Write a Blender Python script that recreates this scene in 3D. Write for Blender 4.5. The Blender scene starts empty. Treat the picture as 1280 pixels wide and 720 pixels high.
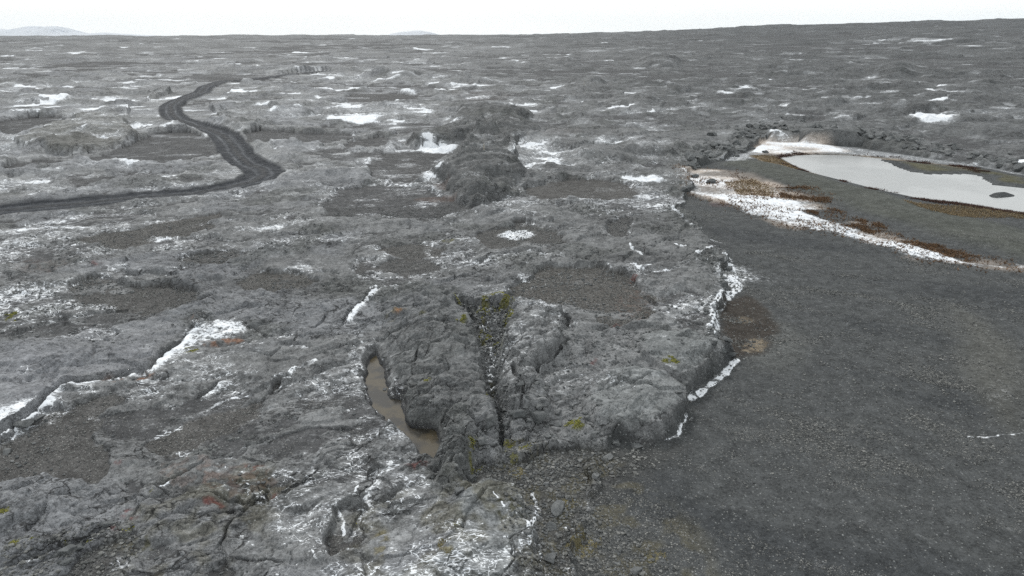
import bpy, math, time
import numpy as np
T0 = time.time()
f32 = np.float32
rng = np.random.default_rng(7)
R = math.radians

# ------------------------------------------------------------------ camera numbers
CAM_H = 18.0
F = 853.33                    # focal length in photo pixels (1280 wide, 24 mm on 36 mm)
HOR = 43.5                    # photo row of the true horizon
PITCH = math.atan((360 - HOR) / F)
def at(px, py, z=0.0):
    """photo pixel -> the point of the ground (height z) seen there"""
    dx, dz = px - 640.0, -(py - 360.0)
    fy = F * math.cos(PITCH) + dz * math.sin(PITCH)
    fz = -F * math.sin(PITCH) + dz * math.cos(PITCH)
    t = (z - CAM_H) / fz
    return dx * t, fy * t
def zguess(px, py):
    """rough height of the ground seen at a photo pixel, so that traced outlines land where they stand"""
    xe = np.interp(py, [150, 200, 250, 300, 350, 400, 440, 480, 520, 550, 600, 720], [950, 905, 870, 885, 915, 895, 918, 880, 856, 822, 600, 560])
    if px >= xe - 6: return 0.0
    if py < 180: return .4
    m = np.clip(1.35 - ((px - 600) / 90) ** 2 - ((py - 450) / 110) ** 2, 0, 1)
    return .3 + .55 * m
def P(*pts, z=None):
    return [at(x, y, zguess(x, y) if z is None else z) for x, y in pts]

# ------------------------------------------------------------------ noise in numpy
NT = 2048
perm = rng.permutation(NT).astype(np.int32)
gang = rng.random(NT) * 2 * math.pi
GX = np.cos(gang).astype(f32); GY = np.sin(gang).astype(f32)
RV = rng.random((NT, 3)).astype(f32)
def hsh(ix, iy, seed=0):
    return perm[(perm[(ix + seed * 131) & (NT - 1)] + iy) & (NT - 1)]
def perlin(x, y, seed=0):
    fx0 = np.floor(x); fy0 = np.floor(y)
    ix = fx0.astype(np.int32); iy = fy0.astype(np.int32)
    fx = (x - fx0).astype(f32); fy = (y - fy0).astype(f32)
    u = fx * fx * fx * (fx * (fx * 6 - 15) + 10); v = fy * fy * fy * (fy * (fy * 6 - 15) + 10)
    def g(ax, ay):
        h = hsh(ix + ax, iy + ay, seed)
        return GX[h] * (fx - ax) + GY[h] * (fy - ay)
    a = g(0, 0); b = g(1, 0); c = g(0, 1); d = g(1, 1)
    a = a + u * (b - a); c = c + u * (d - c)
    return (a + v * (c - a)) * 1.5
def worley(x, y, seed=0, off=False):
    ix = np.floor(x).astype(np.int32); iy = np.floor(y).astype(np.int32)
    f1 = np.full(x.shape, 9, f32); f2 = f1.copy(); cid = np.zeros(x.shape, np.int32); ox = np.zeros(x.shape, f32); oy = np.zeros(x.shape, f32)
    for ax in (-1, 0, 1):
        for ay in (-1, 0, 1):
            h = hsh(ix + ax, iy + ay, seed)
            dx = (ix + ax + RV[h, 0]) - x; dy = (iy + ay + RV[h, 1]) - y
            d = np.sqrt(dx * dx + dy * dy).astype(f32)
            m = d < f1
            f2 = np.where(m, f1, np.minimum(f2, d)); cid = np.where(m, h, cid); f1 = np.where(m, d, f1)
            if off: ox = np.where(m, dx, ox); oy = np.where(m, dy, oy)
    return (f1, f2, cid, ox, oy) if off else (f1, f2, cid)
def ss(v, a, b):
    t = np.clip((v - a) / (b - a), 0, 1)
    return t * t * (3 - 2 * t)

# ------------------------------------------------------------------ the grid: one sheet, finer where it is near
def rows():
    r = [0.4, 2, 4, 6, 8, 10, 11.5, 12.6, 13.4, 14.0]
    while r[-1] < 3400:
        q = r[-1]
        d = min(0.75 * q * q / (682.0 * CAM_H) * (1 + (CAM_H / q) ** 2) ** 0.5, 0.0085 * q)
        if q > 3400: d = q * 0.05
        r.append(q + max(d, 0.024))
    while r[-1] < 17000: r.append(r[-1] * 1.06)
    return np.array(r)
RR = rows()
fine = np.arange(-R(44.5), R(44.5), 0.00128)
side = np.linspace(R(44.5), 2 * math.pi - R(44.5), 150)[:-1]
TH = np.concatenate([fine, side])
NR, NC = len(RR), len(TH)
rg, tg = np.meshgrid(RR, TH, indexing='ij')
X = (rg * np.sin(tg)); Y = (rg * np.cos(tg))
Rr = rg.astype(f32)
SP = np.gradient(RR)[:, None].astype(f32) * np.ones((1, NC), f32)      # row spacing
SP = np.maximum(SP, 0)
print('grid', NR, NC, NR * NC)
def nrow(rmax): return int(np.searchsorted(RR, rmax))

def nz(scale, seed, rmax=1e9, sx=1.0, sy=1.0, rot=0.0, wx=None, fade=2.0):
    """perlin noise of a given wavelength; fades out where the grid is too coarse to carry it"""
    n = min(NR, nrow(min(rmax, 1e9)))
    out = np.zeros((NR, NC), f32)
    xs, ys = (X[:n], Y[:n]) if wx is None else (wx[0][:n], wx[1][:n])
    if rot:
        c, s = math.cos(rot), math.sin(rot); xs, ys = xs * c + ys * s, -xs * s + ys * c
    v = perlin(xs / (scale * sx) + seed * 17.3, ys / (scale * sy) + seed * 9.1, seed)
    out[:n] = v * np.clip(scale / (SP[:n] * fade) - 0.6, 0, 1)
    return out
def fbm(scale, seed, octv=4, gain=0.5, rmax=1e9, **k):
    o = 0; a = 1; t = 0
    for i in range(octv):
        o = o + a * nz(scale / 2 ** i, seed + i, rmax, **k); t += a; a *= gain
    return o / t * 1.25

# warped coordinates (natural outlines)
wsc = np.clip(Rr / 45, 0.6, 4)
n1 = nz(5, 1); n2 = nz(5, 2); n3 = nz(1.3, 3, 260); n4 = nz(1.3, 4, 260); n5 = nz(.4, 5, 90); n6 = nz(.4, 6, 90)
wl1 = nz(16, 7, fade=1.2) * np.clip(Rr / 70 - .5, 0, 3); wl2 = nz(16, 8, fade=1.2) * np.clip(Rr / 70 - .5, 0, 3)
wsm = np.minimum(wsc, 1.4)
WX = X + (n1 * .55 + n3 * .28) * wsm + n5 * .09 + wl1 * 1.3
WY = Y + (n2 * .55 + n4 * .28) * wsm + n6 * .09 + wl2 * 1.3
SX = X + (n1 * .22 + n3 * .16 + n5 * .07)
SY = Y + (n2 * .22 + n4 * .16 + n6 * .07)
print('warp', time.time() - T0)

# ------------------------------------------------------------------ distance fields
def bbox(pts, pad, XX, YY):
    p = np.array(pts)
    i = (XX > p[:, 0].min() - pad) & (XX < p[:, 0].max() + pad) & (YY > p[:, 1].min() - pad) & (YY < p[:, 1].max() + pad)
    return np.nonzero(i)
def dline(pts, pad, warp='s', closed=False):
    """distance to a polyline, signed side (+ = left of travel), running parameter 0..1"""
    XX, YY = (SX, SY) if warp == 's' else (WX, WY) if warp == 'w' else (X, Y)
    idx = bbox(pts, pad, XX, YY)
    x = XX[idx]; y = YY[idx]
    best = np.full(x.shape, 1e9); sd = np.ones(x.shape); par = np.zeros(x.shape)
    pp = list(pts) + ([pts[0]] if closed else [])
    n = len(pp) - 1
    for i in range(n):
        (ax, ay), (bx, by) = pp[i], pp[i + 1]
        dx, dy = bx - ax, by - ay; L = dx * dx + dy * dy + 1e-9
        t = np.clip(((x - ax) * dx + (y - ay) * dy) / L, 0, 1)
        ex = x - ax - t * dx; ey = y - ay - t * dy
        d = ex * ex + ey * ey
        m = d < best
        best = np.where(m, d, best); sd = np.where(m, np.sign(dx * ey - dy * ex), sd); par = np.where(m, (i + t) / n, par)
    return idx, np.sqrt(best), sd, par
def sdf(pts, pad=3.0, warp='w'):
    """signed distance to a polygon, + inside, -pad where far"""
    idx, d, _, _ = dline(pts, pad, warp, closed=True)
    XX, YY = (SX, SY) if warp == 's' else (WX, WY) if warp == 'w' else (X, Y)
    x = XX[idx]; y = YY[idx]; ins = np.zeros(x.shape, bool)
    n = len(pts)
    for i in range(n):
        (ax, ay), (bx, by) = pts[i], pts[(i + 1) % n]
        c = ((ay > y) != (by > y)) & (x < (bx - ax) * (y - ay) / (by - ay + 1e-12) + ax)
        ins ^= c
    out = np.full((NR, NC), -pad, f32)
    out[idx] = np.maximum(np.where(ins, d, -d), -pad)
    return out
def ell(cx, cy, rx, ry, n=14):
    """ellipse drawn on the photo, as points of the ground"""
    z = zguess(cx, cy)
    return [at(cx + rx * math.cos(a), cy + ry * math.sin(a), z) for a in np.linspace(0, 2 * math.pi, n, endpoint=False)]

# ------------------------------------------------------------------ regions traced from the photo
PLAIN = P((720, 760), (712, 690), (735, 640), (752, 600), (742, 572), (765, 552), (795, 556), (822, 552), (846, 540), (856, 520), (856, 500),
          (880, 484), (905, 462), (918, 446), (900, 436), (893, 415), (893, 395), (912, 370), (903, 345), (910, 320), (880, 300), (872, 278),
          (850, 262), (868, 242), (858, 218), (872, 206), (905, 200), (930, 184), (955, 175), (1000, 178), (1060, 182), (1105, 188), (1160, 196),
          (1215, 206), (1280, 218), (1420, 238), (2100, 330), (2400, 900), (1200, 1300), z=0.)
POND = P((984, 197), (1000, 194.5), (1025, 193.6), (1065, 194.5), (1119, 200), (1160, 205), (1206, 212), (1240, 221), (1280, 228), (1340, 238), (1420, 262), (1400, 278),
         (1330, 270), (1280, 261), (1236, 257), (1196, 250), (1152, 244), (1105, 234), (1065, 224), (1021, 214), (1000, 205), z=0.)
sPlain = sdf(PLAIN, 6)
sPond = sdf(POND, 14, 's') + .5 * nz(6, 222, 400) + .3 * n3
LEFTBLK = P((478, 420), (476, 385), (500, 368), (540, 362), (572, 374), (589, 392), (600, 426), (605, 447), (611, 481), (624, 500), (600, 492),
            (575, 500), (555, 520), (548, 527), (513, 524), (507, 499), (494, 472), (490, 452), (486, 438))
LOWBLK = P((626, 500), (628, 540), (612, 548), (598, 572), (588, 590), (575, 612), (556, 612), (545, 596), (556, 574), (553, 540), (558, 522), (577, 502), (600, 494))
RIGHTBLK = P((636, 386), (656, 391), (682, 399), (706, 414), (707, 428), (700, 452), (684, 466), (676, 490), (690, 520), (672, 528), (640, 520), (629, 500), (621, 478), (624, 450), (630, 414))
EDGEBLK = P((742, 492), (760, 478), (800, 474), (850, 492), (856, 510), (850, 535), (822, 549), (780, 548), (744, 536), (730, 515))
EDGEBLK2 = P((788, 440), (820, 428), (870, 430), (897, 437), (914, 446), (900, 460), (868, 484), (845, 488), (800, 462))
SLAB = P((574, 640), (600, 618), (650, 622), (676, 650), (668, 690), (640, 740), (560, 760), (520, 720), (560, 700))
sL = sdf(LEFTBLK, 4, 's'); sW = sdf(LOWBLK, 4, 's'); sRt = sdf(RIGHTBLK, 4, 's')
sE = sdf(EDGEBLK, 4, 's'); sE2 = sdf(EDGEBLK2, 4, 's'); sSl = sdf(SLAB, 4, 's')
CLEFT = P((567, 380), (576, 371), (602, 374), (640, 383), (636, 413), (632, 441), (627, 462), (627, 490), (634, 505), (638, 545), (620, 552), (618, 510), (608, 481), (601, 447), (595, 426), (584, 396))
sC = sdf(CLEFT, 3, 's')
PUD = P((473, 440), (483, 460), (486, 470), (488, 494), (503, 497), (510, 527), (550, 529), (553, 563), (540, 577), (525, 573), (505, 552), (483, 529), (465, 499), (455, 475), (458, 460), (466, 443), z=0.05)
sP = sdf(PUD, 3, 's')
HUMP1 = P((506, 184), (520, 176), (545, 170), (560, 160), (580, 140), (612, 133), (645, 137), (668, 150), (680, 168), (640, 190), (600, 190), (575, 184), (545, 186), (520, 187))
HUMP2 = P((541, 214), (560, 200), (585, 186), (606, 177), (628, 190), (648, 204), (655, 222), (640, 250), (600, 262), (565, 252), (560, 232), (548, 222))
FARM = P((24, 181), (60, 166), (100, 149), (146, 147), (163, 157), (166, 172), (150, 184), (110, 191), (70, 190), (45, 186))
sH1 = sdf(HUMP1, 12); sH2 = sdf(HUMP2, 10); sFM = sdf(FARM, 12)
HOLLOWS = [  # outline, depth, browner or not
    (ell(350, 353, 48, 14), .45, .8), (ell(520, 314, 40, 11), .4, .6), (ell(510, 333, 42, 10), .3, .3), (ell(655, 299, 58, 17), .45, .5),
    (P((628, 368), (640, 352), (680, 340), (740, 338), (790, 352), (812, 378), (806, 400), (770, 418), (720, 420), (700, 404), (668, 392), (640, 380)), .4, 1.),
    (P((97, 356), (118, 347), (160, 350), (210, 356), (250, 366), (240, 384), (200, 388), (150, 382), (110, 378)), .4, .5),
    (P((105, 300), (150, 288), (200, 280), (250, 270), (285, 264), (270, 285), (215, 296), (165, 308), (120, 312)), .35, .7),
    (P((655, 238), (690, 228), (740, 226), (790, 232), (800, 244), (760, 252), (700, 252), (665, 250)), .5, .6),
    (P((0, 548), (60, 520), (110, 500), (145, 500), (128, 540), (145, 580), (120, 605), (60, 612), (20, 590), (-40, 610), (-60, 560)), .35, .5),
    (P((188, 556), (230, 535), (290, 515), (330, 492), (352, 476), (372, 470), (360, 486), (330, 512), (290, 535), (240, 556), (200, 562)), .3, .6),
    (P((230, 322), (280, 308), (330, 312), (300, 328), (250, 332)), .25, .4),
    (P((400, 262), (420, 240), (470, 232), (520, 236), (556, 246), (590, 262), (540, 276), (470, 276), (420, 274)), .4, .0),
    (P((455, 205), (470, 196), (520, 190), (562, 192), (548, 206), (535, 220), (500, 232), (460, 226)), .4, .1),
    (P((165, 172), (190, 166), (230, 164), (262, 172), (280, 190), (262, 196), (200, 205), (120, 205), (100, 198), (150, 190)), .4, .0),
    (P((300, 168), (330, 162), (390, 165), (440, 166), (430, 176), (370, 182), (320, 180)), .4, .0),
    (P((0, 152), (40, 146), (90, 146), (70, 158), (20, 168), (0, 166)), .4, .0), (P((0, 205), (60, 196), (110, 200), (60, 210), (0, 214)), .4, .0),
    (P((425, 176), (470, 170), (500, 176), (480, 186), (430, 186)), .4, .1), (P((430, 118), (500, 116), (520, 124), (470, 130), (430, 128)), .5, .2),
    (P((770, 280), (785, 272), (800, 275), (798, 290), (775, 300), (762, 296)), .3, .3),
    (P((585, 596), (600, 580), (640, 566), (700, 548), (742, 560), (752, 600), (735, 640), (712, 690), (720, 760), (680, 760), (668, 640), (640, 618), (600, 612)), .35, .5),
    (P((420, 660), (436, 640), (450, 650), (440, 690), (420, 700)), .15, .4), (P((430, 330), (460, 322), (480, 334), (452, 342)), .2, .3),
    (P((90, 690), (140, 670), (165, 660), (150, 700), (120, 740), (60, 740)), .2, .2),
    (P((310, 620), (340, 600), (370, 596), (360, 625), (330, 640)), .15, .6),
]
TRACK = P((-160, 292), (-80, 276), (0, 262), (50, 256), (94, 252), (168, 245), (235, 240), (290, 233), (318, 226), (331, 218), (326, 210), (309, 203), (296, 192), (288, 178), (279, 168),
          (262, 161), (240, 155), (222, 149), (214, 142), (213, 134), (224, 126), (240, 121), (252, 116), (258, 110), (279, 103), (322, 99.5), (369, 93.5), (430, 88))

# ------------------------------------------------------------------ height
plain = ss(sPlain, -.15, .25)
azr = np.degrees(tg)
elev = np.interp(azr, [-180, -60, -37, -10, 5, 14, 22, 30, 37, 60, 180], [-.12, -.12, -.12, -.1, .06, .38, .68, .85, 1.0, 1.1, -.12])
CR = 2600.0
rise = (CAM_H + CR * np.tan(np.radians(elev))) * (ss(Rr, 120, 2 * CR - 120) * 2) ** 1.05
rise = np.where(Rr > CR, (CAM_H + CR * np.tan(np.radians(elev))) * (1 - .5 * ss(Rr, CR, CR * 1.3)) - 90 * ss(Rr, CR * 1.02, CR * 2), rise)
swell = .35 * nz(26, 11, fade=1) + .14 * nz(9, 12)
plateau = ss(X, -6, 1) * (1 - ss(Y, 95, 140))
FLAT = sdf(P((585, 600), (600, 572), (640, 552), (700, 545), (745, 556), (800, 560), (800, 620), (740, 700), (760, 800), (680, 800), (672, 640), (640, 616), (600, 614)), 4)
base = (.24 + .14 * plateau + swell * (1 - .5 * plateau)) * (1 - plain) * (1 - .9 * ss(FLAT + .8 * n3 + .5 * n1, -2.2, .3))
pl_un = .06 * nz(14, 13, 400) + .05 * nz(5, 14, 200) + .015 * nz(1.2, 15, 80)
base += plain * (pl_un + .03)
base += rise
# relief of the rock above the sand that fills its lows
def W(scale): return (WX, WY)
SMO = np.maximum.reduce([ss(sdf(P((0, 440), (120, 400), (210, 398), (236, 412), (205, 440), (186, 462), (120, 472), (60, 498), (0, 540), (-80, 560), (-80, 440)), 3), -.2, .4),
    ss(sE, .1, .5), ss(sE2, .1, .5), ss(sSl, -.1, .2), ss(sdf(P((250, 440), (330, 430), (400, 450), (380, 480), (320, 490), (250, 520), (200, 540), (190, 500)), 3), -.2, .4),
    ss(sdf(P((170, 590), (300, 560), (420, 500), (450, 520), (420, 580), (330, 590), (230, 610), (180, 620)), 3), -.2, .4), ss(sdf(P((330, 660), (420, 600), (450, 620), (440, 680), (380, 740), (320, 740)), 3), -.2, .4),
    .7 * ss(sRt, .0, .4), .45 * ss(sL, .1, .6), .85 * ss(nz(11, 193, 200), .02, .22) * (Y < 140)])
far = ss(Rr, 110, 320); vfar = ss(Rr, 450, 1200)
leftness = 1 - ss(X / np.maximum(Rr, 1), -.25, .1)
p1 = fbm(13, 21, 3, wx=(WX, WY)); p2 = fbm(6, 31, 3, 300, wx=(WX, WY)) if False else fbm(6.5, 31, 3, rmax=500, wx=(WX, WY))
p3 = fbm(2.2, 41, 3, rmax=160, wx=(WX, WY), rot=.5, sx=1.8)
pw_ = .03 + .03 * np.clip(Rr / 60 - .6, 0, 2)
rel = .12 - .28 * (1 - ss(p1, -.34, -.26)) + .15 * ss(p2, .12 - pw_, .12 + pw_) + .10 * ss(p2, .36 - pw_, .36 + pw_) + .06 * ss(p3, .0, .09) + .05 * ss(p3, .3, .36) + .06 * p3
rel += .12 * ss(p1, .12, .16)
print('plates', time.time() - T0)
# mid and far lobes
q1 = fbm(38, 51, 3, wx=(WX, WY)); q2 = fbm(85, 61, 4, fade=1.2); q3 = fbm(240, 71, 5, fade=1.0)
rightf = ss(X / np.maximum(Rr, 1), -.1, .35)
midr = ss(Rr, 70, 130)
rel += midr * (.6 * ss(q1, .12, .16) + .5 * ss(q1, .38, .42) + .35 * ss(p1, .16, .2) + .3 * ss(p2, .25, .3) - .3 * (1 - ss(q1, -.42, -.32)) * (1 - .6 * rightf))
rel += far * ((.7 + .5 * rightf) * ss(q2, .06, .12) + .6 * ss(q2, .3, .34) + .5 * rightf * np.abs(q2) - .2)
rel += vfar * (2.4 * q3 + 1.4 * ss(q3, .1, .16) + .8 * np.abs(nz(60, 75, fade=1)))
# lava sheets lying over each other: flat tops, short steep fronts
tlev = np.zeros((NR, NC), f32)
def terr(scale, seed, K, step, win, sx=1.7, rot=0.0, w0=.07, shade=.10):
    global rel, tlev
    v = (fbm(scale, seed, 3, gain=.45, sx=sx, rot=rot, fade=1.3, wx=(WX, WY)) + .08 * p3) * K
    fl = np.floor(v); fr_ = v - fl
    w_ = np.clip(w0 + SP / scale * K * 1.6, w0, .8)
    lv = fl + ss(fr_, 1 - w_, 1)
    rel = rel + win * step * (lv - .35 * (v - .5))
    tlev = tlev + win * shade * (RV[np.mod(np.round(lv).astype(np.int32) * 37 + seed, NT), 1] - .5) * 2
nearw = (1 - ss(Rr, 60, 110))
terr(7, 230, 2.6, .10, nearw * (1 - .5 * plateau), rot=.45)
terr(2.6, 231, 2.2, .045, nearw * (1 - .3 * plateau), rot=.45, shade=.05)
terr(17, 232, 3.0, .36, ss(Rr, 55, 95) * (1 - ss(Rr, 260, 420)), sx=2.0)
terr(55, 233, 3.2, 1.0, ss(Rr, 180, 330) * (1 - ss(Rr, 900, 1500)), sx=1.8)
terr(190, 234, 3.4, 2.6, ss(Rr, 600, 1000), sx=1.8)
# rope folds, roughness, rubble
rope = nz(.55, 81, 60, rot=.55, sx=3.2, wx=(WX, WY)); rope2 = nz(.27, 82, 45, rot=.4, sx=2.6, wx=(WX, WY))
r1 = nz(1.1, 83, 150); r2 = nz(.5, 84, 90); r3 = nz(.25, 85, 60); r4 = nz(.13, 86, 42)
rubm = ss(nz(8, 87, 400) + .5 * nz(3, 88, 200), .18, .45)                   # where the crust is broken up
rub_r = np.maximum(rubm * .8, ss(-sPlain, -1, 0.2) * (1 - ss(-sPlain, 1.5, 4.5)) * ss(Y, 30, 60))
rub_r = np.maximum(rub_r, ss(sPlain, -5.9, -3) * ss(X, 20, 30) * (1 - plain))
print('rough', time.time() - T0)
n = nrow(170)
rubn = np.zeros((NR, NC), f32)
fa, fb, ca = worley(SX[:n] / .55, SY[:n] / .55, 5)
rubn[:n] = np.clip(.75 - fa, 0, 1) * (.4 + RV[ca, 2])
rubn[:n] *= np.clip(.55 / (SP[:n] * 1.5) - .3, 0, 1)
rubn2 = np.zeros((NR, NC), f32)
fa, fb, ca = worley(SX / 1.6, SY / 1.6, 6)
rubn2 = np.clip(.8 - fa, 0, 1) * (.3 + RV[ca, 2]) * np.clip(1.6 / (SP * 1.5) - .3, 0, 1)
rsm = 1 - .78 * SMO
rubm = rubm * rsm; rub_r = rub_r * rsm
rel += .018 * np.abs(rope) * (1 - rubm) + rsm * (.008 * rope2 + .022 * r1 + .010 * r2 + .005 * r3 + .003 * r4) + rubm * (.02 * r1 + .02 * r2 + .014 * r3) + .16 * SMO
rel += rub_r * (.26 * rubn + .12 * r2) * (1 - .5 * midr) + rub_r * midr * (.08 + .4 * rightf) * rubn2
# joints between the slabs
n = nrow(300)
JX = WX[:n] * .89 + WY[:n] * .45; JY = -WX[:n] * .45 + WY[:n] * .89
f1, f2, cid, oxa, oya = worley(JX / 4.6, JY / 2.3, 9, True)
fac = np.zeros((NR, NC), f32); fac[:n] = (RV[cid, 0] - .5) * oxa * .42 + (RV[cid, 2] - .5) * oya * .34
jd = np.full((NR, NC), 1, f32); jd[:n] = (f2 - f1) * 2.6
tilt = np.zeros((NR, NC), f32); tilt[:n] = RV[cid, 1] - .5
KX = SX[:n] * .89 + SY[:n] * .45; KY = -SX[:n] * .45 + SY[:n] * .89
g1, g2, cid2, oxa, oya = worley(KX / 1.5 + 3, KY / .85, 10, True)
fac2 = np.zeros((NR, NC), f32); fac2[:n] = ((RV[cid2, 0] - .5) * oxa * .26 + (RV[cid2, 2] - .5) * oya * .22) + .05 * (RV[cid2, 1] - .5)
jd2 = np.full((NR, NC), 1, f32); jd2[:n] = (g2 - g1) * .95
jm = ss(nz(7, 91, 300) + .5 * nz(1.6, 190, 150), -.05, .3); jm2 = ss(nz(5, 92, 300), -.05, .35)
wj = np.maximum(.06, SP * .8)
joint = (1 - ss(jd, wj * .5, wj * 1.6)) * jm
joint2 = (1 - ss(jd2, wj * .25, wj * .9)) * jm2
crease = (1 - ss(np.abs(nz(1.9, 96, 130, rot=.45, sx=1.7, wx=(WX, WY)) + .12 * r2), 0, .05 + .5 * SP)) * jm2
jm2b = jm2
crease2 = (1 - ss(np.abs(nz(.8, 97, 70, rot=.45, sx=1.8, wx=(SX, SY)) + .3 * r3), 0, .06)) * ss(nz(4, 98, 100), -.2, .2)
fade_ = 1 - ss(Rr, 110, 260)
fgate = ss(nz(6, 210, 300), -.4, .2)
rel += fade_ * (fac + fac2 * fgate * (1 - .6 * SMO))
rel += .09 * tilt - .17 * joint - .08 * joint2 - .08 * crease - .05 * crease2
lay = nz(1.5, 99, 110, rot=.45, sx=2.2, wx=(WX, WY)) + .3 * r2
rel += (.05 * ss(lay, 0, .07) + .05 * ss(lay, .3, .37) - .05 * (1 - ss(lay, -.35, -.28))) * (1 - .5 * rubm) * (.3 + .7 * rsm)
print('joints', time.time() - T0)

snow = np.zeros((NR, NC), f32); crk = np.zeros((NR, NC), f32)
mossm = np.zeros((NR, NC), f32)
# hollows with their sand
hol = np.zeros((NR, NC), f32); holb = np.zeros((NR, NC), f32)
for pts, dep, br in HOLLOWS:
    s = sdf(pts, 5) + .7 * nz(2.2, 191, 300) + .7 * nz(5, 220, 400) + .25 * r2
    sc = max(.15, .0045 * math.hypot(*pts[0]))
    k = ss(s, -sc, sc)
    dep = dep * .55; rel += k * (-.10 - .12 * np.maximum(rel, 0) - dep) + .10 * (1 - ss(np.abs(s + .5), 0, .9))
    rel = np.where(k > .75, np.minimum(rel, -.04 + .05 * p3), rel)
    hol = np.maximum(hol, k); holb = np.maximum(holb, k * br)
    rimn = nz(2, int(abs(pts[0][0])) % 90 + 100, 400)
    snow += .34 * (1 - ss(np.abs(s - .05), 0, .28 + .004 * Rr)) * ss(rimn, .0, .45)
# ledges: the side left of travel stands higher; snow lies at the foot
LEDGES = [
    (P((-60, 575), (0, 548), (30, 530), (60, 500), (85, 482), (120, 474), (165, 465), (190, 463), (207, 440), (230, 428), (240, 410)), .5, 7, .75, .5),
    (P((243, 405), (262, 398), (285, 392), (310, 386), (352, 384)), .22, 3, .0, .3),
    (P((36, 456), (80, 440), (120, 424), (150, 416)), .12, 2, .0, .1), (P((0, 420), (55, 400), (120, 388), (160, 384)), .3, 4, .0, .2),
    (P((240, 500), (262, 488), (280, 476)), .12, 1.5, .55, .3), (P((150, 344), (190, 342), (235, 350), (262, 360)), .2, 2, .0, .2),
    (P((100, 398), (60, 404)), .1, 1, 0, .1), (P((428, 416), (438, 401), (450, 388), (462, 369), (459, 356)), .12, 3, .9, .25), (P((466, 366), (482, 360), (505, 359)), .12, 2, .6, .2),
    (P((345, 438), (352, 432), (372, 430), (384, 436), (385, 446)), .2, 2, .5, .2), (P((435, 681), (445, 661), (456, 640), (465, 608), (470, 580)), .2, 1.5, .35, .06),
    (P((396, 470), (410, 462), (436, 456)), .1, 1, .3, .1),
    (P((0, 712), (40, 700), (84, 680), (112, 668), (140, 650)), .3, 3, .45, .3), (P((25, 668), (45, 650), (60, 636)), .15, 2, 0, .2),
    (P((292, 146), (352, 148), (403, 144), (430, 141), (488, 146)), .9, 14, .35, 0), (P((178, 126), (205, 122), (235, 121), (246, 117)), .9, 12, .5, 0),
    (P((90, 139), (125, 137), (160, 133), (185, 131)), .8, 12, .7, 0), (P((312, 109), (350, 107)), 1., 20, .2, 0), (P((380, 109), (420, 112), (445, 111)), 1., 20, .6, 0),
    (P((126, 86), (185, 87), (240, 85)), 1.6, 40, 0, 0), (P((45, 68), (110, 68), (170, 67), (235, 66)), 3, 90, .2, 0), (P((60, 95), (150, 98), (240, 97)), .9, 20, .1, 0),
    (P((0, 133), (45, 130), (95, 125)), .7, 15, .7, 0), (P((0, 112), (60, 108), (110, 110)), .8, 20, .3, 0),
    (P((689, 144), (705, 146), (722, 148)), .9, 10, 0, 0), (P((752, 138), (770, 136), (790, 133)), .9, 10, .7, 0), (P((650, 131), (672, 131), (690, 129)), .9, 10, .5, 0),
    (P((1010, 128), (1045, 126), (1075, 127), (1105, 126)), 1.8, 16, .5, 0), (P((1125, 150), (1150, 148), (1180, 149), (1205, 154)), 1.5, 12, .75, 0),
    (P((1140, 132), (1180, 130), (1215, 134)), 1.3, 14, .55, 0), (P((1085, 110), (1110, 108), (1140, 109)), 1.4, 18, .6, 0), (P((930, 104), (960, 102), (985, 103)), 1.2, 16, .5, 0),
    (P((835, 118), (860, 116), (880, 117)), 1., 12, .3, 0), (P((1040, 63), (1090, 62), (1120, 63)), 3, 50, .5, 0), (P((1120, 64), (1140, 62)), 3, 50, .6, 0),
    (P((700, 68), (740, 67), (800, 66)), 2.4, 50, .3, 0), (P((560, 75), (600, 74), (650, 73)), 2, 50, .3, 0), (P((545, 108), (580, 106), (615, 107)), .9, 18, .5, 0),
    (P((655, 243), (662, 236), (685, 229), (715, 226)), .45, 4, .0, .2), (P((600, 276), (625, 270), (660, 272), (690, 278), (712, 290)), .35, 2, .0, .2),
    (P((595, 330), (612, 322), (650, 318), (690, 322)), .25, 2, .3, .2), (P((770, 226), (800, 224), (826, 226)), .4, 5, .9, .0),
    (P((735, 428), (770, 420), (812, 418), (860, 424)), .3, 2, .0, .2), (P((684, 497), (700, 486), (730, 482)), .15, 1, 0, .2), (P((840, 330), (870, 332), (896, 334)), .25, 3, 0, .2),
    (P((805, 372), (822, 388), (815, 400)), -.1, 1, 0, .1), (P((636, 386), (656, 390), (682, 399), (706, 412)), .0, 1, .0, .0),
]
for pts, h, L, sn, ck in LEDGES:
    idx, d, s, par = dline(pts, max(L * 2.2, 3), 's' if math.hypot(*pts[1]) < 70 else 'w')
    dist = math.hypot(*pts[1])
    e = np.clip(np.minimum(par, 1 - par) * 6, 0, 1)
    wd = max(.05, dist * .0022)
    h = h * .62; wd = max(.05, dist * .0022, .55 * dist * dist / 12276 * 2)
    v = np.where(s > 0, ss(d, 0, wd) * np.exp(-(d / L) ** 1.3), 0) * e * h
    tmp = rel[idx] + v * (1 if dist < 70 else 1)
    if ck: tmp -= ck * (1 - ss(d, .06, .19)) * e * (.55 + .45 * ss(nz(2.5, 192, 120)[idx], -.3, .2))
    rel[idx] = tmp
    if ck: crk[idx] = np.maximum(crk[idx], (1 - ss(d, .1, .22)) * e)
    if sn:
        wn = .22 + .005 * dist + .0004 * dist * dist / 10
        snow[idx] += np.where((s < 0), (1 - ss(d, wn * .4, wn * 1.7)) * sn * e, 0)
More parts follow.
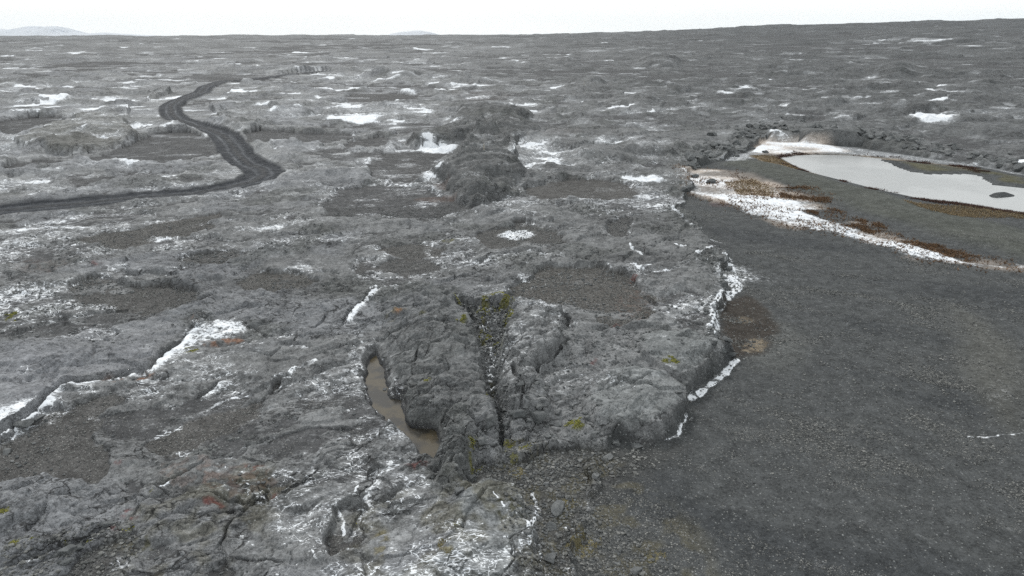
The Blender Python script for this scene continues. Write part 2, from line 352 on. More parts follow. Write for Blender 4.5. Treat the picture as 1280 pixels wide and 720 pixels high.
# big humps
hrough = .06 * r2 + .05 * r1 + .03 * r3
def dome(s, edge, top, w):
    return edge * ss(s, -.12, .18) + top * (1 - np.exp(-np.maximum(s, 0) / w))
h1r = sH1 + 1.0 * nz(4, 215, 300) + .5 * nz(1.6, 216, 200)
hump = dome(h1r, .5, 1.3, 3.0) * ss(h1r, -.6, .6) + ss(sH1, 0, 1.5) * (.3 * ss(nz(4, 217, 300, rot=.3, sx=2), .0, .12) + .2 * rubn2); rel = rel + hump
h2r = sH2 + .8 * nz(3, 211, 300) + .4 * nz(1.2, 212, 200)
rel += dome(h2r, .5, 2.0, 2.4) * ss(h2r, -.6, .6) + ss(sH2, 0, 1.5) * (.35 * ss(nz(3.2, 213, 300, rot=.6, sx=2), .0, .12) + .2 * nz(1.6, 214, 200) + .3 * rubn2)
i_, d_, s_, q_ = dline(P((578, 212), (592, 192), (606, 179), (622, 190), (645, 204)), 3, 's'); rel[i_] += 1.5 * np.exp(-(d_ / .8) ** 1.4) * (.75 + .5 * rubn[i_] + .3 * r1[i_]) * np.where(s_ > 0, .6, 1)
rel += dome(sFM, .8, .8, 3.0) * ss(sFM, -.5, .5)
for pts, h, w in [(ell(497, 96, 38, 6), 1.8, 8), (ell(822, 82, 34, 6), 2.5, 12), (ell(1035, 136, 18, 4), 1.2, 4), (ell(1115, 96, 38, 8), 3.0, 14), (ell(620, 150, 30, 8), .5, 5),
                  (ell(730, 112, 40, 9), 1.3, 8), (ell(790, 128, 50, 7), 1.0, 8), (ell(745, 200, 70, 9), .7, 6), (ell(820, 190, 60, 12), .8, 6), (ell(345, 138, 60, 8), .4, 8),
                  (ell(620, 420, 150, 60), .35, 4), (ell(560, 120, 40, 5), .7, 6)]:
    s = sdf(pts, w * 1.5); rel += h * ss(s, 0, w * .7)
# ---- the broken mound in the middle
inP = ss(sP, -.35, .1)
rel = np.where(inP > 0, rel * (1 - inP), rel)
base = base * (1 - inP) + inP * (.02)
rel -= .5 * ss(sP, -.05, .35)
lowcl = 1 - ss(Y, 35.5, 39)
sLr = sL + .22 * r1 + .12 * r2; sWr = sW + .2 * r1 + .12 * r2; sRr = sRt + .2 * r1 + .1 * r2
mL = (.10 + .22 * lowcl) * ss(sLr, -.15, .35) + .62 * ss(sL, -.3, .6) *  (1 - np.exp(-np.maximum(sL, 0) / 2.0))
mW = .40 * ss(sWr, -.15, .3) + .30 * ss(sWr, .1, .8)
mR = .42 * ss(sRr, -.1, .2) + .42 * (1 - np.exp(-np.maximum(sRt, 0) / 1.4))
mE = .26 * ss(sE, -.08, .1) + .1 * ss(sE, 0, 1.2); mE2 = .34 * ss(sE2, -.08, .1) + .1 * ss(sE2, 0, 1.2)
mS = .10 * ss(sSl + .2 * r1, -.1, .15)
upL = ss(Y, 38, 44)
rel += mL * (1 - .25 * upL) + mW * .85 + mR * (1 - .3 * upL) + mE + mE2 + mS
blocky = np.clip(ss(sL, -.1, .3) + ss(sW, -.1, .3) + ss(sRt, -.1, .3), 0, 1)
bj = (1 - ss(jd2, wj * .3, wj * 1.1)) * ss(nz(2.2, 93, 80), -.4, .0)
b1, b2, bc, oxa, oya = worley(SX[:nrow(70)] / .95 + .15 * r1[:nrow(70)], SY[:nrow(70)] / .75, 12, True)
bfac = np.zeros((NR, NC), f32); bfac[:nrow(70)] = (RV[bc, 1] - .5) * oxa * .34 + (RV[bc, 2] - .5) * oya * .34
blk = np.zeros((NR, NC), f32); blk[:nrow(70)] = RV[bc, 0] - .5
blj = np.zeros((NR, NC), f32); blj[:nrow(70)] = 1 - ss((b2 - b1) * .65, .02, .09)
rel += blocky * (bfac + .12 * blk - .05 * blj * ss(nz(2.5, 195, 80), -.1, .3) + .03 * r1 + .02 * r2 + .012 * r3 + .01 * r4 - .12 * bj + .10 * ss(p3, .1, .2) + .06 * ss(nz(1.7, 94, 80), .1, .16))
steepn = .8 + .5 * r3
cl = ss(sC + .16 * r2 + .1 * r3, -.22, .22)
rel -= cl * (.75 + .45 * ss(Y, 36, 41) + .3 * r1 - .5 * rubn) * steepn.clip(.6, 1.2)
rel -= 1.3 * ss(sdf(ell(581, 384, 12, 9), 1, 's'), -.1, .3)
for pts, wdt, dp in [(P((634, 384), (656, 391), (680, 400), (706, 414), (706, 424)), .26, .9), (P((709, 446), (698, 456), (687, 462), (676, 470), (672, 482)), .12, .6),
                     (P((556, 522), (577, 502), (600, 493), (622, 498)), .09, .5), (P((478, 400), (500, 392), (530, 396)), .05, .3), (P((490, 430), (510, 422), (540, 418)), .05, .25),
                     (P((498, 468), (515, 455), (522, 446)), .07, .3), (P((628, 560), (626, 535), (622, 505)), .15, .5), (P((640, 470), (655, 500), (650, 520)), .1, .4),
                     (P((660, 440), (640, 450), (625, 470)), .04, .15), (P((770, 470), (800, 480), (850, 488)), .12, .5), (P((555, 620), (545, 640), (520, 680), (500, 720)), .04, .05),
                     (P((574, 640), (600, 650), (640, 648), (660, 655)), .04, .1), (P((700, 330), (760, 326), (830, 318)), .1, .2)]:
    idx, d, s, par = dline(pts, 1.5, 's')
    rel[idx] -= dp * (1 - ss(d, wdt * .55, wdt * 1.25))
    crk[idx] = np.maximum(crk[idx], 1 - ss(d, wdt * .6, wdt * 1.2))
# plain: no rock relief; pond bowl
keep = 1 - plain
rel = rel * keep - plain * .2
pondk = ss(sPond, -3.5, 1.2)
SANDMIN = 0.0
sand_un = .012 * nz(.8, 95, 70) + .03 * nz(3, 96, 200)
# track
ti, td, ts_, tp = dline(TRACK, 9, 's')
trk = np.full((NR, NC), 9, f32); trk[ti] = td; trs = np.zeros((NR, NC), f32); trs[ti] = td * ts_
trk_in = (1 - ss(trk, 2.35, 2.9)) * (Y > 60)
rel = np.where(trk < 9, rel * (1 - trk_in) - .05 * trk_in, rel)
rel = np.where((trk < 9) & (Y > 150), np.minimum(rel, .1 + .1 * np.maximum(rel, 0)), rel)
rel = np.where((trk < 6) & (Y > 60), np.minimum(rel, .25 + rel * .25 + ss(trk, 3, 6) * 2), rel)
base = base + trk_in * .6 * ss(Y, 140, 200)
base = base + trk_in * (.07 * np.exp(-((trk - 2.2) / .45) ** 2) - .10 * (np.exp(-((np.abs(trs) - .95) / .28) ** 2)))
rock = ss(rel, -.015, .02)
ht = base + np.maximum(rel, 0) + (1 - rock) * sand_un
ht = np.where(sP > -.35, np.where(inP > .3, base + np.where(rel < 0, rel, rel) + .02 * r2, ht), ht)
cm = (sC > -.15) | (crk > .02) | (sdf(ell(582, 384, 14, 12), 1, 's') > -.2)
ht = np.where(cm, base + rel, ht); rock = np.where(cm, 1, rock)
ht = ht * (1 - pondk) + pondk * (-.55)
# gentle bank between the snowy hollow and the pond
BANK = P((905, 206), (960, 222), (1040, 250), (1120, 275), (1200, 300), (1300, 330), (1300, 300), (1200, 272), (1120, 250), (1040, 228), (985, 212), (930, 200))
ht += .55 * ss(sdf(BANK, 5), -3, 3) * (1 - pondk)
ht = ht.astype(np.float64)
print('height', time.time() - T0)

# ------------------------------------------------------------------ colour masks
def blob(pts, a, w, warp='w'):
    s = sdf(pts, max(3, w * 3), warp); return a * ss(s, -w, w)
BANDS = P((850, 212), (868, 208), (912, 214), (936, 228), (985, 238), (1020, 250), (1040, 268), (1085, 283), (1120, 300), (1155, 312), (1190, 318), (1225, 325), (1285, 333), (1285, 338), (1206, 330), (1152, 325),
          (1119, 316), (1085, 303), (1040, 292), (985, 284), (935, 268), (895, 251), (868, 240))
sB = sdf(BANDS, 5); bandk = ss(sB, -.8, 1.)
BANDW = P((893, 247), (935, 245), (985, 250), (1020, 262), (1070, 285), (1120, 305), (1170, 318), (1215, 328), (1160, 326), (1110, 314), (1060, 298), (1000, 286), (940, 268), (900, 255))
snow += .76 * bandk * (.75 + .5 * nz(6, 174, 400, rot=-.45, sx=3)) + .3 * ss(sdf(BANDW, 4), -1, 1)
snow -= .95 * np.clip(ss(sdf(P((1008, 264), (1050, 262), (1085, 278), (1120, 292), (1160, 305), (1200, 315), (1262, 324), (1262, 334), (1205, 326), (1160, 314), (1118, 302), (1080, 290), (1040, 277)), 4), -.5, .5)
                      + ss(sdf(P((972, 236), (1010, 238), (1038, 248), (1035, 254), (1000, 250), (975, 248)), 4), -.5, .5), 0, 1)
snow -= .35 * ss(sdf(P((905, 228), (940, 224), (968, 238), (960, 246), (925, 246)), 4), -.5, .5)
# far shore of the pond
SH1 = P((938, 190), (958, 172), (985, 176), (1050, 182), (1100, 189), (1160, 197), (1215, 206), (1280, 219), (1280, 224), (1215, 212), (1160, 203), (1110, 197), (1065, 193), (1010, 192), (985, 196))
snow += .58 * ss(sdf(SH1, 5), -1, 1)
snow += blob(P((900, 200), (925, 190), (948, 180), (955, 196), (930, 204)), .6, 1)
snow += blob(P((1245, 204), (1262, 203), (1280, 207), (1275, 211), (1252, 209)), .9, .6)
bmod = np.clip(.5 * nz(1.6, 196, 200, sx=2) + nz(4.5, 197, 500, sx=1.6) + .6 * nz(11, 198, fade=1) * (Rr > 90), -1, 1)
TANSH = P((941, 195), (965, 195), (984, 197.5), (1003, 206), (1022, 214), (1012, 217), (985, 210), (955, 203))
sT = sdf(TANSH, 5)
for cx, cy, rx, ry, a in [(647, 294, 20, 6, 1.1), (805, 227, 20, 2.5, 1), (1163, 154, 20, 3.5, 1), (440, 149, 24, 4, 1), (560, 159, 13, 4, .9), (550, 188, 20, 3.5, 1), (546, 222, 13, 9, .95),
                         (552, 238, 9, 5, .8), (528, 255, 8, 3, .9), (545, 256, 6, 2.5, .8), (437, 227, 8, 3, .8), (630, 223, 4, 8, .7), (45, 128, 40, 3, .4), (118, 138, 46, 3., .45),
                         (138, 174, 24, 8, .6), (188, 160, 26, 5, .6), (198, 168, 10, 1.3, 1), (199, 297, 14, 3.5, .9), (336, 287, 14, 2.5, .8), (200, 278, 10, 2, .7), (153, 337, 9, 2, .7), (262, 152, 8, 2, .3),
                         (380, 338, 20, 8, .6), (20, 530, 30, 14, .8), (60, 517, 20, 10, .5), (100, 488, 14, 12, .6), (150, 708, 20, 14, .55), (100, 676, 16, 5, .6), (925, 345, 24, 14, .45), (905, 350, 12, 20, .4),
                         (1100, 316, 3, 1, 0), (640, 708, 16, 14, .34), (660, 690, 6, 16, .25), (450, 440, 14, 34, .26), (485, 540, 18, 26, .24), (500, 590, 30, 24, .3), (470, 450, 8, 26, .2), (670, 195, 34, 16, .28),
                         (690, 205, 40, 10, .25), (660, 207, 30, 8, .2), (525, 100, 30, 4, .3), (445, 97, 14, 3, .7), (400, 97, 20, 3, .6), (415, 95, 14, 2, .5), (425, 100, 16, 3, .4), (690, 112, 12, 5, .7), (790, 118, 15, 3, .4),
                         (600, 108, 20, 2, .6), (800, 64, 10, 1.5, .6), (770, 51, 20, 2, .5), (590, 59, 12, 1.2, .6), (60, 290, 60, 12, .18), (60, 240, 80, 14, .12), (40, 230, 60, 10, .1), (685, 400, 16, 10, .32), (690, 420, 16, 12, .3),
                         (615, 458, 6, 22, 1.1), (612, 420, 7, 10, .75), (606, 402, 5, 5, .7), (650, 387, 8, 2.2, .5), (700, 410, 8, 3, .5), (845, 385, 16, 3.5, .4), (820, 445, 14, 3, .3), (960, 350, 20, 6, .25), (1255, 490, 20, 14, .18),
                         (420, 640, 20, 20, .14), (440, 590, 14, 26, .12), (400, 130, 60, 8, .1), (520, 150, 50, 12, .25), (470, 160, 30, 12, .25), (470, 185, 40, 10, .2), (510, 238, 30, 10, .2), (480, 215, 20, 8, .3), (740, 190, 60, 8, .22),
                         (560, 330, 2, 10, .0), (545, 312, 4, 9, .7), (470, 308, 10, 2, .6), (250, 300, 1, 1, 0), (800, 455, 12, 3, .25), (140, 240, 40, 8, .12), (330, 410, 60, 20, .1), (1250, 150, 30, 5, .4), (1120, 183, 1, 1, 0)]:
    if a:
        k_ = blob(ell(cx, cy, rx * (1.15 if cy < 260 else 1), ry * (1.1 if cy < 260 else 1), 10), 1, max(.25, math.hypot(*at(cx, cy)) * .012))
        snow += k_ * a * (1.5 if cy == 294 else 1 if (a > .95 and rx > 15) else (.38 + .5 * bmod if cy < 260 else .8 + .3 * bmod))
snow += blob(P((241, 407), (280, 403), (304, 408), (310, 418), (288, 424), (252, 430), (222, 448), (202, 462), (200, 458), (216, 440), (232, 426)), .55, .5)
for pts, w, a in [(P((907, 322), (917, 345), (921, 362), (903, 378), (893, 398), (893, 425)), .30, 1.1), (P((922, 452), (907, 469), (887, 487), (864, 499)), .17, 1.3), (P((857, 524), (848, 545), (822, 553)), .09, 1.1),
                  (P((690, 638), (684, 650)), .1, .5), (P((668, 618), (672, 640), (664, 662), (660, 700)), .08, .8), (P((622, 640), (634, 655)), .05, .8), (P((700, 663), (712, 667)), .06, 1.1), (P((672, 688), (676, 702)), .05, 1),
                  (P((1210, 546), (1235, 545), (1290, 541)), .06, .55), (P((785, 313), (790, 322), (800, 325)), .12, .9), (P((788, 340), (800, 344), (812, 338)), .12, .9), (P((818, 345), (835, 342)), .12, .8),
                  (P((845, 310), (858, 313)), .14, .9), (P((870, 320), (888, 316)), .16, .9), (P((345, 640), (372, 622), (388, 600), (400, 560)), .10, .3), (P((185, 620), (200, 612), (215, 600)), .10, .7), (P((175, 610), (182, 625)), .06, .7),
                  (P((425, 640), (432, 655), (431, 672)), .06, .7), (P((445, 610), (450, 628)), .06, .7), (P((390, 700), (395, 712)), .05, .6), (P((330, 545), (300, 560), (250, 580)), .04, .3), (P((350, 490), (372, 466), (398, 458)), .12, .6),
                  (P((258, 510), (305, 490), (330, 485)), .06, .3), (P((290, 497), (310, 494)), .1, .6), (P((840, 262), (850, 275), (870, 290), (900, 304)), .25, .5)]:
    idx, d, s, par = dline(pts, 2, 's')
    snow[idx] += a * (1 - ss(d, w * .5, w * 1.6)) * (.45 + .75 * ss((nz(.7, 194, 160))[idx], -.35, .15))
# general frost: in joints, at the foot of rock, streaks; strong at the left and with distance, weak on the plain
azf = X / np.maximum(Y, 1)
fr = .09 + .02 * leftness + .06 * ss(Rr, 45, 120) - .07 * ss(Rr, 200, 600) - .13 * rightf * (1 - ss(Rr, 60, 100)) - .10 * rightf * ss(Rr, 100, 140)
st1 = nz(4, 111, 500, rot=.45, sx=2, wx=(WX, WY)); st2 = nz(14, 112); st3 = nz(.6, 113, 90, rot=.5, sx=2.2); st4 = nz(55, 114, fade=1)
edge = 1 - ss(np.abs(rel), .0, .09)
frost = fr + .22 * st1 + .20 * st2 + .14 * st4 + .10 * st3 + .16 * (joint * .9 + .5 * joint2) + .16 * edge * ss(Rr, 20, 60)
lowsp = ss(-p1, -.05, .35) * .10
frost = (frost + lowsp) * (1 - plain) * (1 - .75 * ss(sL, -.2, .4)) * (1 - .75 * ss(sW, -.2, .4)) * (1 - .5 * ss(sH1, 0, 1)) * (1 - .55 * ss(sH2, 0, 1)) * (1 - trk_in) * (1 - .6 * hol)
snow = snow * .92 + np.clip(frost, 0, .55) * (1 - .5 * np.clip(snow, 0, 1))
fl1 = ss(nz(2.2, 181, 300, sx=2.4, fade=1.2) + .6 * nz(5, 182, 500), .36, .48) * ss(Rr, 50, 80) * (1 - ss(Rr, 180, 260))
fl2 = ss(nz(6, 183, sx=2., fade=1.) + .6 * nz(13, 184, fade=1), .40, .52) * ss(Rr, 130, 200) * (1 - ss(Rr, 500, 800))
fl3 = ss(nz(16, 185, sx=2., fade=1.) + .6 * nz(40, 186, fade=1), .40, .52) * ss(Rr, 350, 600)
snow += (fl1 * .22 + fl2 * .33 + fl3 * .36) * (1 - plain) * (1 - trk_in) * (1 - .4 * rightf * (1 - ss(Rr, 110, 200)))
farsn = ss(Rr, 200, 400) * (.22 * ss(nz(50, 116, fade=1, sx=1.6) + .5 * nz(22, 117, fade=1), .50, .72))
snow += farsn
gpatch = ss(nz(60, 115, 9e9, fade=1), .3, .5)
print('snow', time.time() - T0)

# base colour, vertex by vertex (pure material colour)
def C3(r, g, b): return np.array([r, g, b], f32)
def mixc(a, b, t): return a * (1 - t[..., None]) + b * t[..., None]
col = np.ones((NR, NC, 3), f32) * C3(.138, .141, .143)
tone = 1 + .20 * nz(9, 121) + .16 * nz(2.5, 122, 200) + .12 * nz(.7, 123, 70) + .10 * tilt
tone += .12 * nz(45, 124, fade=1)
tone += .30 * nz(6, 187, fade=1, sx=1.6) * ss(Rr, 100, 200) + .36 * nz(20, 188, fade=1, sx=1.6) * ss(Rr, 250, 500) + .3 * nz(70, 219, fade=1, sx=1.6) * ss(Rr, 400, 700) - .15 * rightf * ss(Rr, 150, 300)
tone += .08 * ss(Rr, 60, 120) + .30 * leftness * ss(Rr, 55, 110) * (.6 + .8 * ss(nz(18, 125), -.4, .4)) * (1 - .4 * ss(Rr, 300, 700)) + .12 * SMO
tone += tlev
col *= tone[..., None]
slabk = ss(p1, .0, .3) * leftness
col = mixc(col, C3(.185, .192, .205), .55 * slabk)
col = mixc(col, C3(.19, .195, .208), blob(P((0, 440), (120, 400), (210, 398), (236, 412), (205, 440), (186, 462), (120, 472), (60, 498), (0, 540)), .6, .4))
col = mixc(col, C3(.070, .072, .072), .6 * np.clip(ss(sH1, -.5, .8) + ss(sH2, -.5, .8), 0, 1))
col = mixc(col, C3(.108, .112, .113), .4 * np.clip(ss(sL, -.2, .3) + ss(sW, -.2, .3) + .5 * ss(sH1, -.2, .5) + .5 * ss(sH2, -.2, .5) + .3 * ss(sRt, -.1, .3), 0, 1))
col = mixc(col, C3(.085, .083, .070), .6 * ss(sFM, -.2, .6))
col = mixc(col, C3(.078, .082, .078), .6 * rub_r)
col = mixc(col, C3(.14, .15, .15), .5 * np.clip(ss(sE, .1, .5) + ss(sE2, .1, .5) + ss(sSl, 0, .2), 0, 1))
col = mixc(col, C3(.074, .078, .080), .5 * rightf * ss(Rr, 110, 160))
sandc = np.ones((NR, NC, 3), f32) * C3(.060, .061, .063)
sandc = mixc(sandc, C3(.072, .068, .063), holb * (1 - ss(FLAT, -1, .5)))
sandc = mixc(sandc, C3(.052, .052, .049), ss(FLAT, -1.5, .5) * .8)
sandc *= (1 + .14 * nz(3, 131, 300) + .10 * nz(.8, 132, 90))[..., None]
col = mixc(sandc, col, rock)
# the plain
pc = np.ones((NR, NC, 3), f32) * C3(.057, .060, .061)
bb = nz(7, 141, rot=-.5, sx=3.0); bb2 = nz(2.0, 142, 150, rot=-.5, sx=2.5)
pc = mixc(pc, C3(.064, .067, .067), .35 * ss(bb * .5 + .8 * bb2, .05, .6))
pc = mixc(pc, C3(.034, .037, .040), .6 * ss(-bb + .3 * bb2, .15, .55))
pc = mixc(pc, C3(.072, .076, .062), .6 * ss(sdf(BANK, 5), -2, 1))
pc = mixc(pc, C3(.10, .103, .098), blob(P((905, 380), (935, 374), (965, 400), (1010, 420), (1010, 450), (980, 470), (940, 462)), .45, 1.0))
pc = mixc(pc, C3(.034, .028, .023), blob(P((905, 378), (930, 368), (958, 385), (968, 410), (955, 440), (925, 450), (905, 432), (900, 400)), .9, .4))
pc = mixc(pc, C3(.20, .165, .12), blob(ell(941, 432, 13, 8), .8, .2) * ss(nz(.7, 143, 90), -.5, .1) + blob(ell(932, 403, 14, 5), .35, .2))
pc = mixc(pc, C3(.050, .049, .046), blob(P((600, 600), (640, 570), (720, 560), (780, 556), (850, 556), (800, 600), (740, 640), (700, 660), (660, 620)), .55, 1.))
olv_n = ss(nz(1.6, 240, 80) + .6 * nz(.6, 241, 60), -.2, .35)
olvk = (blob(P((440, 650), (520, 620), (600, 600), (640, 565), (760, 560), (800, 600), (860, 660), (900, 740), (430, 740)), 1, .8) + .8 * blob(P((150, 640), (220, 590), (330, 575), (370, 600), (330, 680), (200, 740), (120, 720)), 1, .8)) * olv_n
pc = mixc(pc, C3(.095, .085, .052), .5 * olvk)
col = mixc(col, C3(.088, .080, .048), .5 * olvk)
pc = mixc(pc, C3(.14, .135, .11), blob(P((1190, 380), (1230, 400), (1280, 440), (1280, 540), (1240, 520), (1210, 470)), .25, 1.2))
pk = ss(sPlain + (.5 * r1 + .3 * r2) * ss(FLAT, -3, 0), -.35, .1)
col = mixc(col, pc, pk)
# shore and heath colours
heathk = ss(-np.abs(sB - .2), -2.6, .2)
tan = .9 * ss(sT, -.8, .8) + .5 * ss(-np.abs(sPond + 1.2), -1.2, -.2) * (Y > 95) + .6 * blob(P((905, 226), (940, 222), (972, 238), (960, 246), (925, 246)), 1, .6)
col = mixc(col, C3(.30, .235, .16), np.clip(tan * (.45 + .7 * ss(nz(4, 177, 400) + .5 * nz(1.5, 178, 300), -.3, .3)), 0, 1))
snow -= .9 * ss(sT, -.8, .8)
bandp = ss(sB, -1.5, .5) * ss(bmod, -.2, .5); col = mixc(col, C3(.40, .34, .29), .6 * bandp); snow -= .16 * bandp
pink = blob(P((866, 210), (905, 212), (940, 218), (985, 236), (962, 252), (900, 254), (872, 240)), 1, 1.) + blob(P((940, 178), (975, 172), (1040, 182), (1060, 190), (1010, 193), (970, 195), (935, 192)), 1, 1.)
col = mixc(col, C3(.42, .36, .31), np.clip(pink, 0, 1) * (.35 + .6 * ss(bmod, -.5, .2)) * (1 - rock * .95)); snow += .25 * np.clip(pink, 0, 1) * bmod
olive = blob(P((1119, 200), (1160, 203), (1206, 207), (1250, 217), (1290, 226), (1290, 236), (1245, 232), (1236, 221), (1200, 216), (1172, 216), (1146, 216), (1136, 210)), 1, .8)
OLV = sdf(P((1128, 202), (1160, 204), (1206, 209), (1250, 218), (1290, 226), (1290, 231), (1258, 229), (1240, 219.5), (1205, 213), (1180, 212.5), (1150, 212.5), (1138, 207)), 5) + .4 * n1 + .3 * n3
ht = np.where(OLV > -2, np.maximum(ht, -.15 + .18 * ss(OLV, -1.2, .8) + .02 * r1), ht)
ISL = sdf(ell(1250, 243, 9, 2.6), 4); ht = np.where(ISL > -2, np.maximum(ht, -.25 + .35 * ss(ISL, -1, .6)), ht)
col = mixc(col, C3(.075, .072, .045), np.clip(ss(OLV, -.4, .5), 0, 1) * (.5 + .5 * ss(nz(3, 218, 400), -.3, .3))); snow -= 1.5 * ss(OLV, -1.5, .1); snow -= ss(ISL, -1.5, 0)
# pebble cover strength
peb = np.clip(pk * (.16 + .55 * ss(bb * .4 + .8 * bb2, 0, .6) + .35 * blob(P((650, 600), (760, 600), (860, 660), (960, 730), (640, 760)), 1, 1.5)) + (1 - rock) * (1 - pk) * (.30 + .35 * holb + .3 * nz(2, 221, 120)), 0, 1) * (1 - trk_in)
peb *= 1 - pondk
trc = np.ones((NR, NC, 3), f32) * C3(.020, .023, .028)
rut = np.exp(-((np.abs(trs) - .95) / .3) ** 2)
trc = mixc(trc, C3(.075, .080, .088), .75 * rut); trc = mixc(trc, C3(.04, .041, .043), .8 * np.exp(-(trs / .4) ** 2))
col = mixc(col, trc, trk_in)
snow = snow * (1 - trk_in); snow += trk_in * rut * .42 * ss(nz(12, 151, 400), .15, .5)
# moss, lichen, red dwarf heath as colour of the crust
def spot(c, lst, k=.9):
    global col
    for cx, cy, rx, ry in lst:
        m = blob(ell(cx, cy, rx, ry, 10), k, max(.12, math.hypot(*at(cx, cy)) * .004), 's') * ss(nz(.5, 161, 120) + .6 * nz(.2, 162, 60), -.15, .35)
        col = mixc(col, C3(*c), m); snow_cut(m)
def snow_cut(m):
    global snow
    snow = snow - .6 * m
spot((.15, .145, .045), [(609, 378, 16, 9), (632, 378, 12, 8), (606, 420, 7, 14), (626, 430, 5, 14), (634, 400, 6, 8), (571, 375, 7, 2.5), (575, 408, 6, 4), (533, 481, 3, 2.5), (594, 575, 10, 12), (640, 572, 14, 5), (720, 538, 10, 5), (838, 474, 10, 4), (18, 393, 9, 5), (10, 644, 9, 4), (20, 684, 12, 4), (45, 680, 8, 4), (75, 682, 7, 4), (105, 678, 7, 4), (153, 660, 6, 4), (194, 619, 5, 3), (455, 652, 4, 3), (568, 682, 6, 3), (524, 407, 6, 2), (560, 300, 8, 3), (240, 440, 8, 3)], .75)
spot((.055, .052, .022), [(604, 410, 9, 18), (614, 480, 6, 22), (175, 680, 16, 14), (640, 655, 20, 12), (700, 640, 14, 10), (600, 395, 9, 10)], .7)
spot((.16, .135, .055), [(708, 632, 10, 7), (650, 590, 12, 8), (725, 685, 22, 14), (820, 700, 10, 8), (500, 405, 7, 4), (490, 410, 4, 4), (660, 560, 30, 8), (480, 690, 10, 20), (560, 700, 8, 14)], .55)
spot((.115, .022, .018), [(517, 585, 16, 5), (320, 584, 12, 5), (155, 646, 12, 7), (262, 636, 14, 6), (790, 354, 9, 3), (805, 405, 6, 3), (770, 412, 7, 3), (345, 620, 6, 4), (147, 582, 5, 3), (120, 336, 8, 3), (140, 664, 10, 3), (745, 470, 4, 3), (900, 256, 14, 4)], .6)
spot((.22, .10, .05), [(288, 428, 18, 4), (262, 432, 14, 3), (244, 400, 7, 3), (142, 474, 14, 5), (180, 470, 14, 3), (500, 406, 5, 4), (552, 236, 12, 6), (545, 250, 26, 3)], .6)
spot((.15, .085, .06), [(300, 600, 50, 26), (790, 385, 24, 22), (240, 590, 40, 20), (50, 335, 40, 10), (700, 170, 30, 6), (600, 120, 40, 6)], .22)
col = np.clip(col, .012, .9)
snow = np.clip(snow, 0, 1.3)
snow *= (1 - ss(sPond, -1.5, 0) * 1)
thick = ss(snow, .5, .75)
ht += .05 * thick * np.clip(Rr / 40, .3, 3)
print('colour', time.time() - T0)

# ------------------------------------------------------------------ materials
def nodes_of(m):
    m.use_nodes = True; nt = m.node_tree; nt.nodes.clear(); return nt
class NT_:
    def __init__(s, nt): s.nt = nt
    def n(s, t, ins={}, **k):
        o = s.nt.nodes.new(t)
        for a, b in k.items(): setattr(o, a, b)
        for a, b in ins.items():
            if isinstance(b, bpy.types.NodeSocket): s.nt.links.new(b, o.inputs[a])
            else: o.inputs[a].default_value = b
        return o
    def m(s, op, a, b=None, c=None, clamp=False):
        ins = {0: a}
        if b is not None: ins[1] = b
        if c is not None: ins[2] = c
        return s.n('ShaderNodeMath', ins, operation=op, use_clamp=clamp).outputs[0]
    def rng(s, v, a, b, c=0., d=1.):
        return s.n('ShaderNodeMapRange', {0: v, 1: a, 2: b, 3: c, 4: d}, interpolation_type='SMOOTHSTEP').outputs[0]
    def mix(s, f, a, b, bt='MIX'):
        o = s.n('ShaderNodeMix', {}, data_type='RGBA', blend_type=bt)
        for i, v in ((0, f), (6, a), (7, b)):
            if isinstance(v, bpy.types.NodeSocket): s.nt.links.new(v, o.inputs[i])
            else: o.inputs[i].default_value = v if i == 0 else (*v, 1)
        return o.outputs[2]
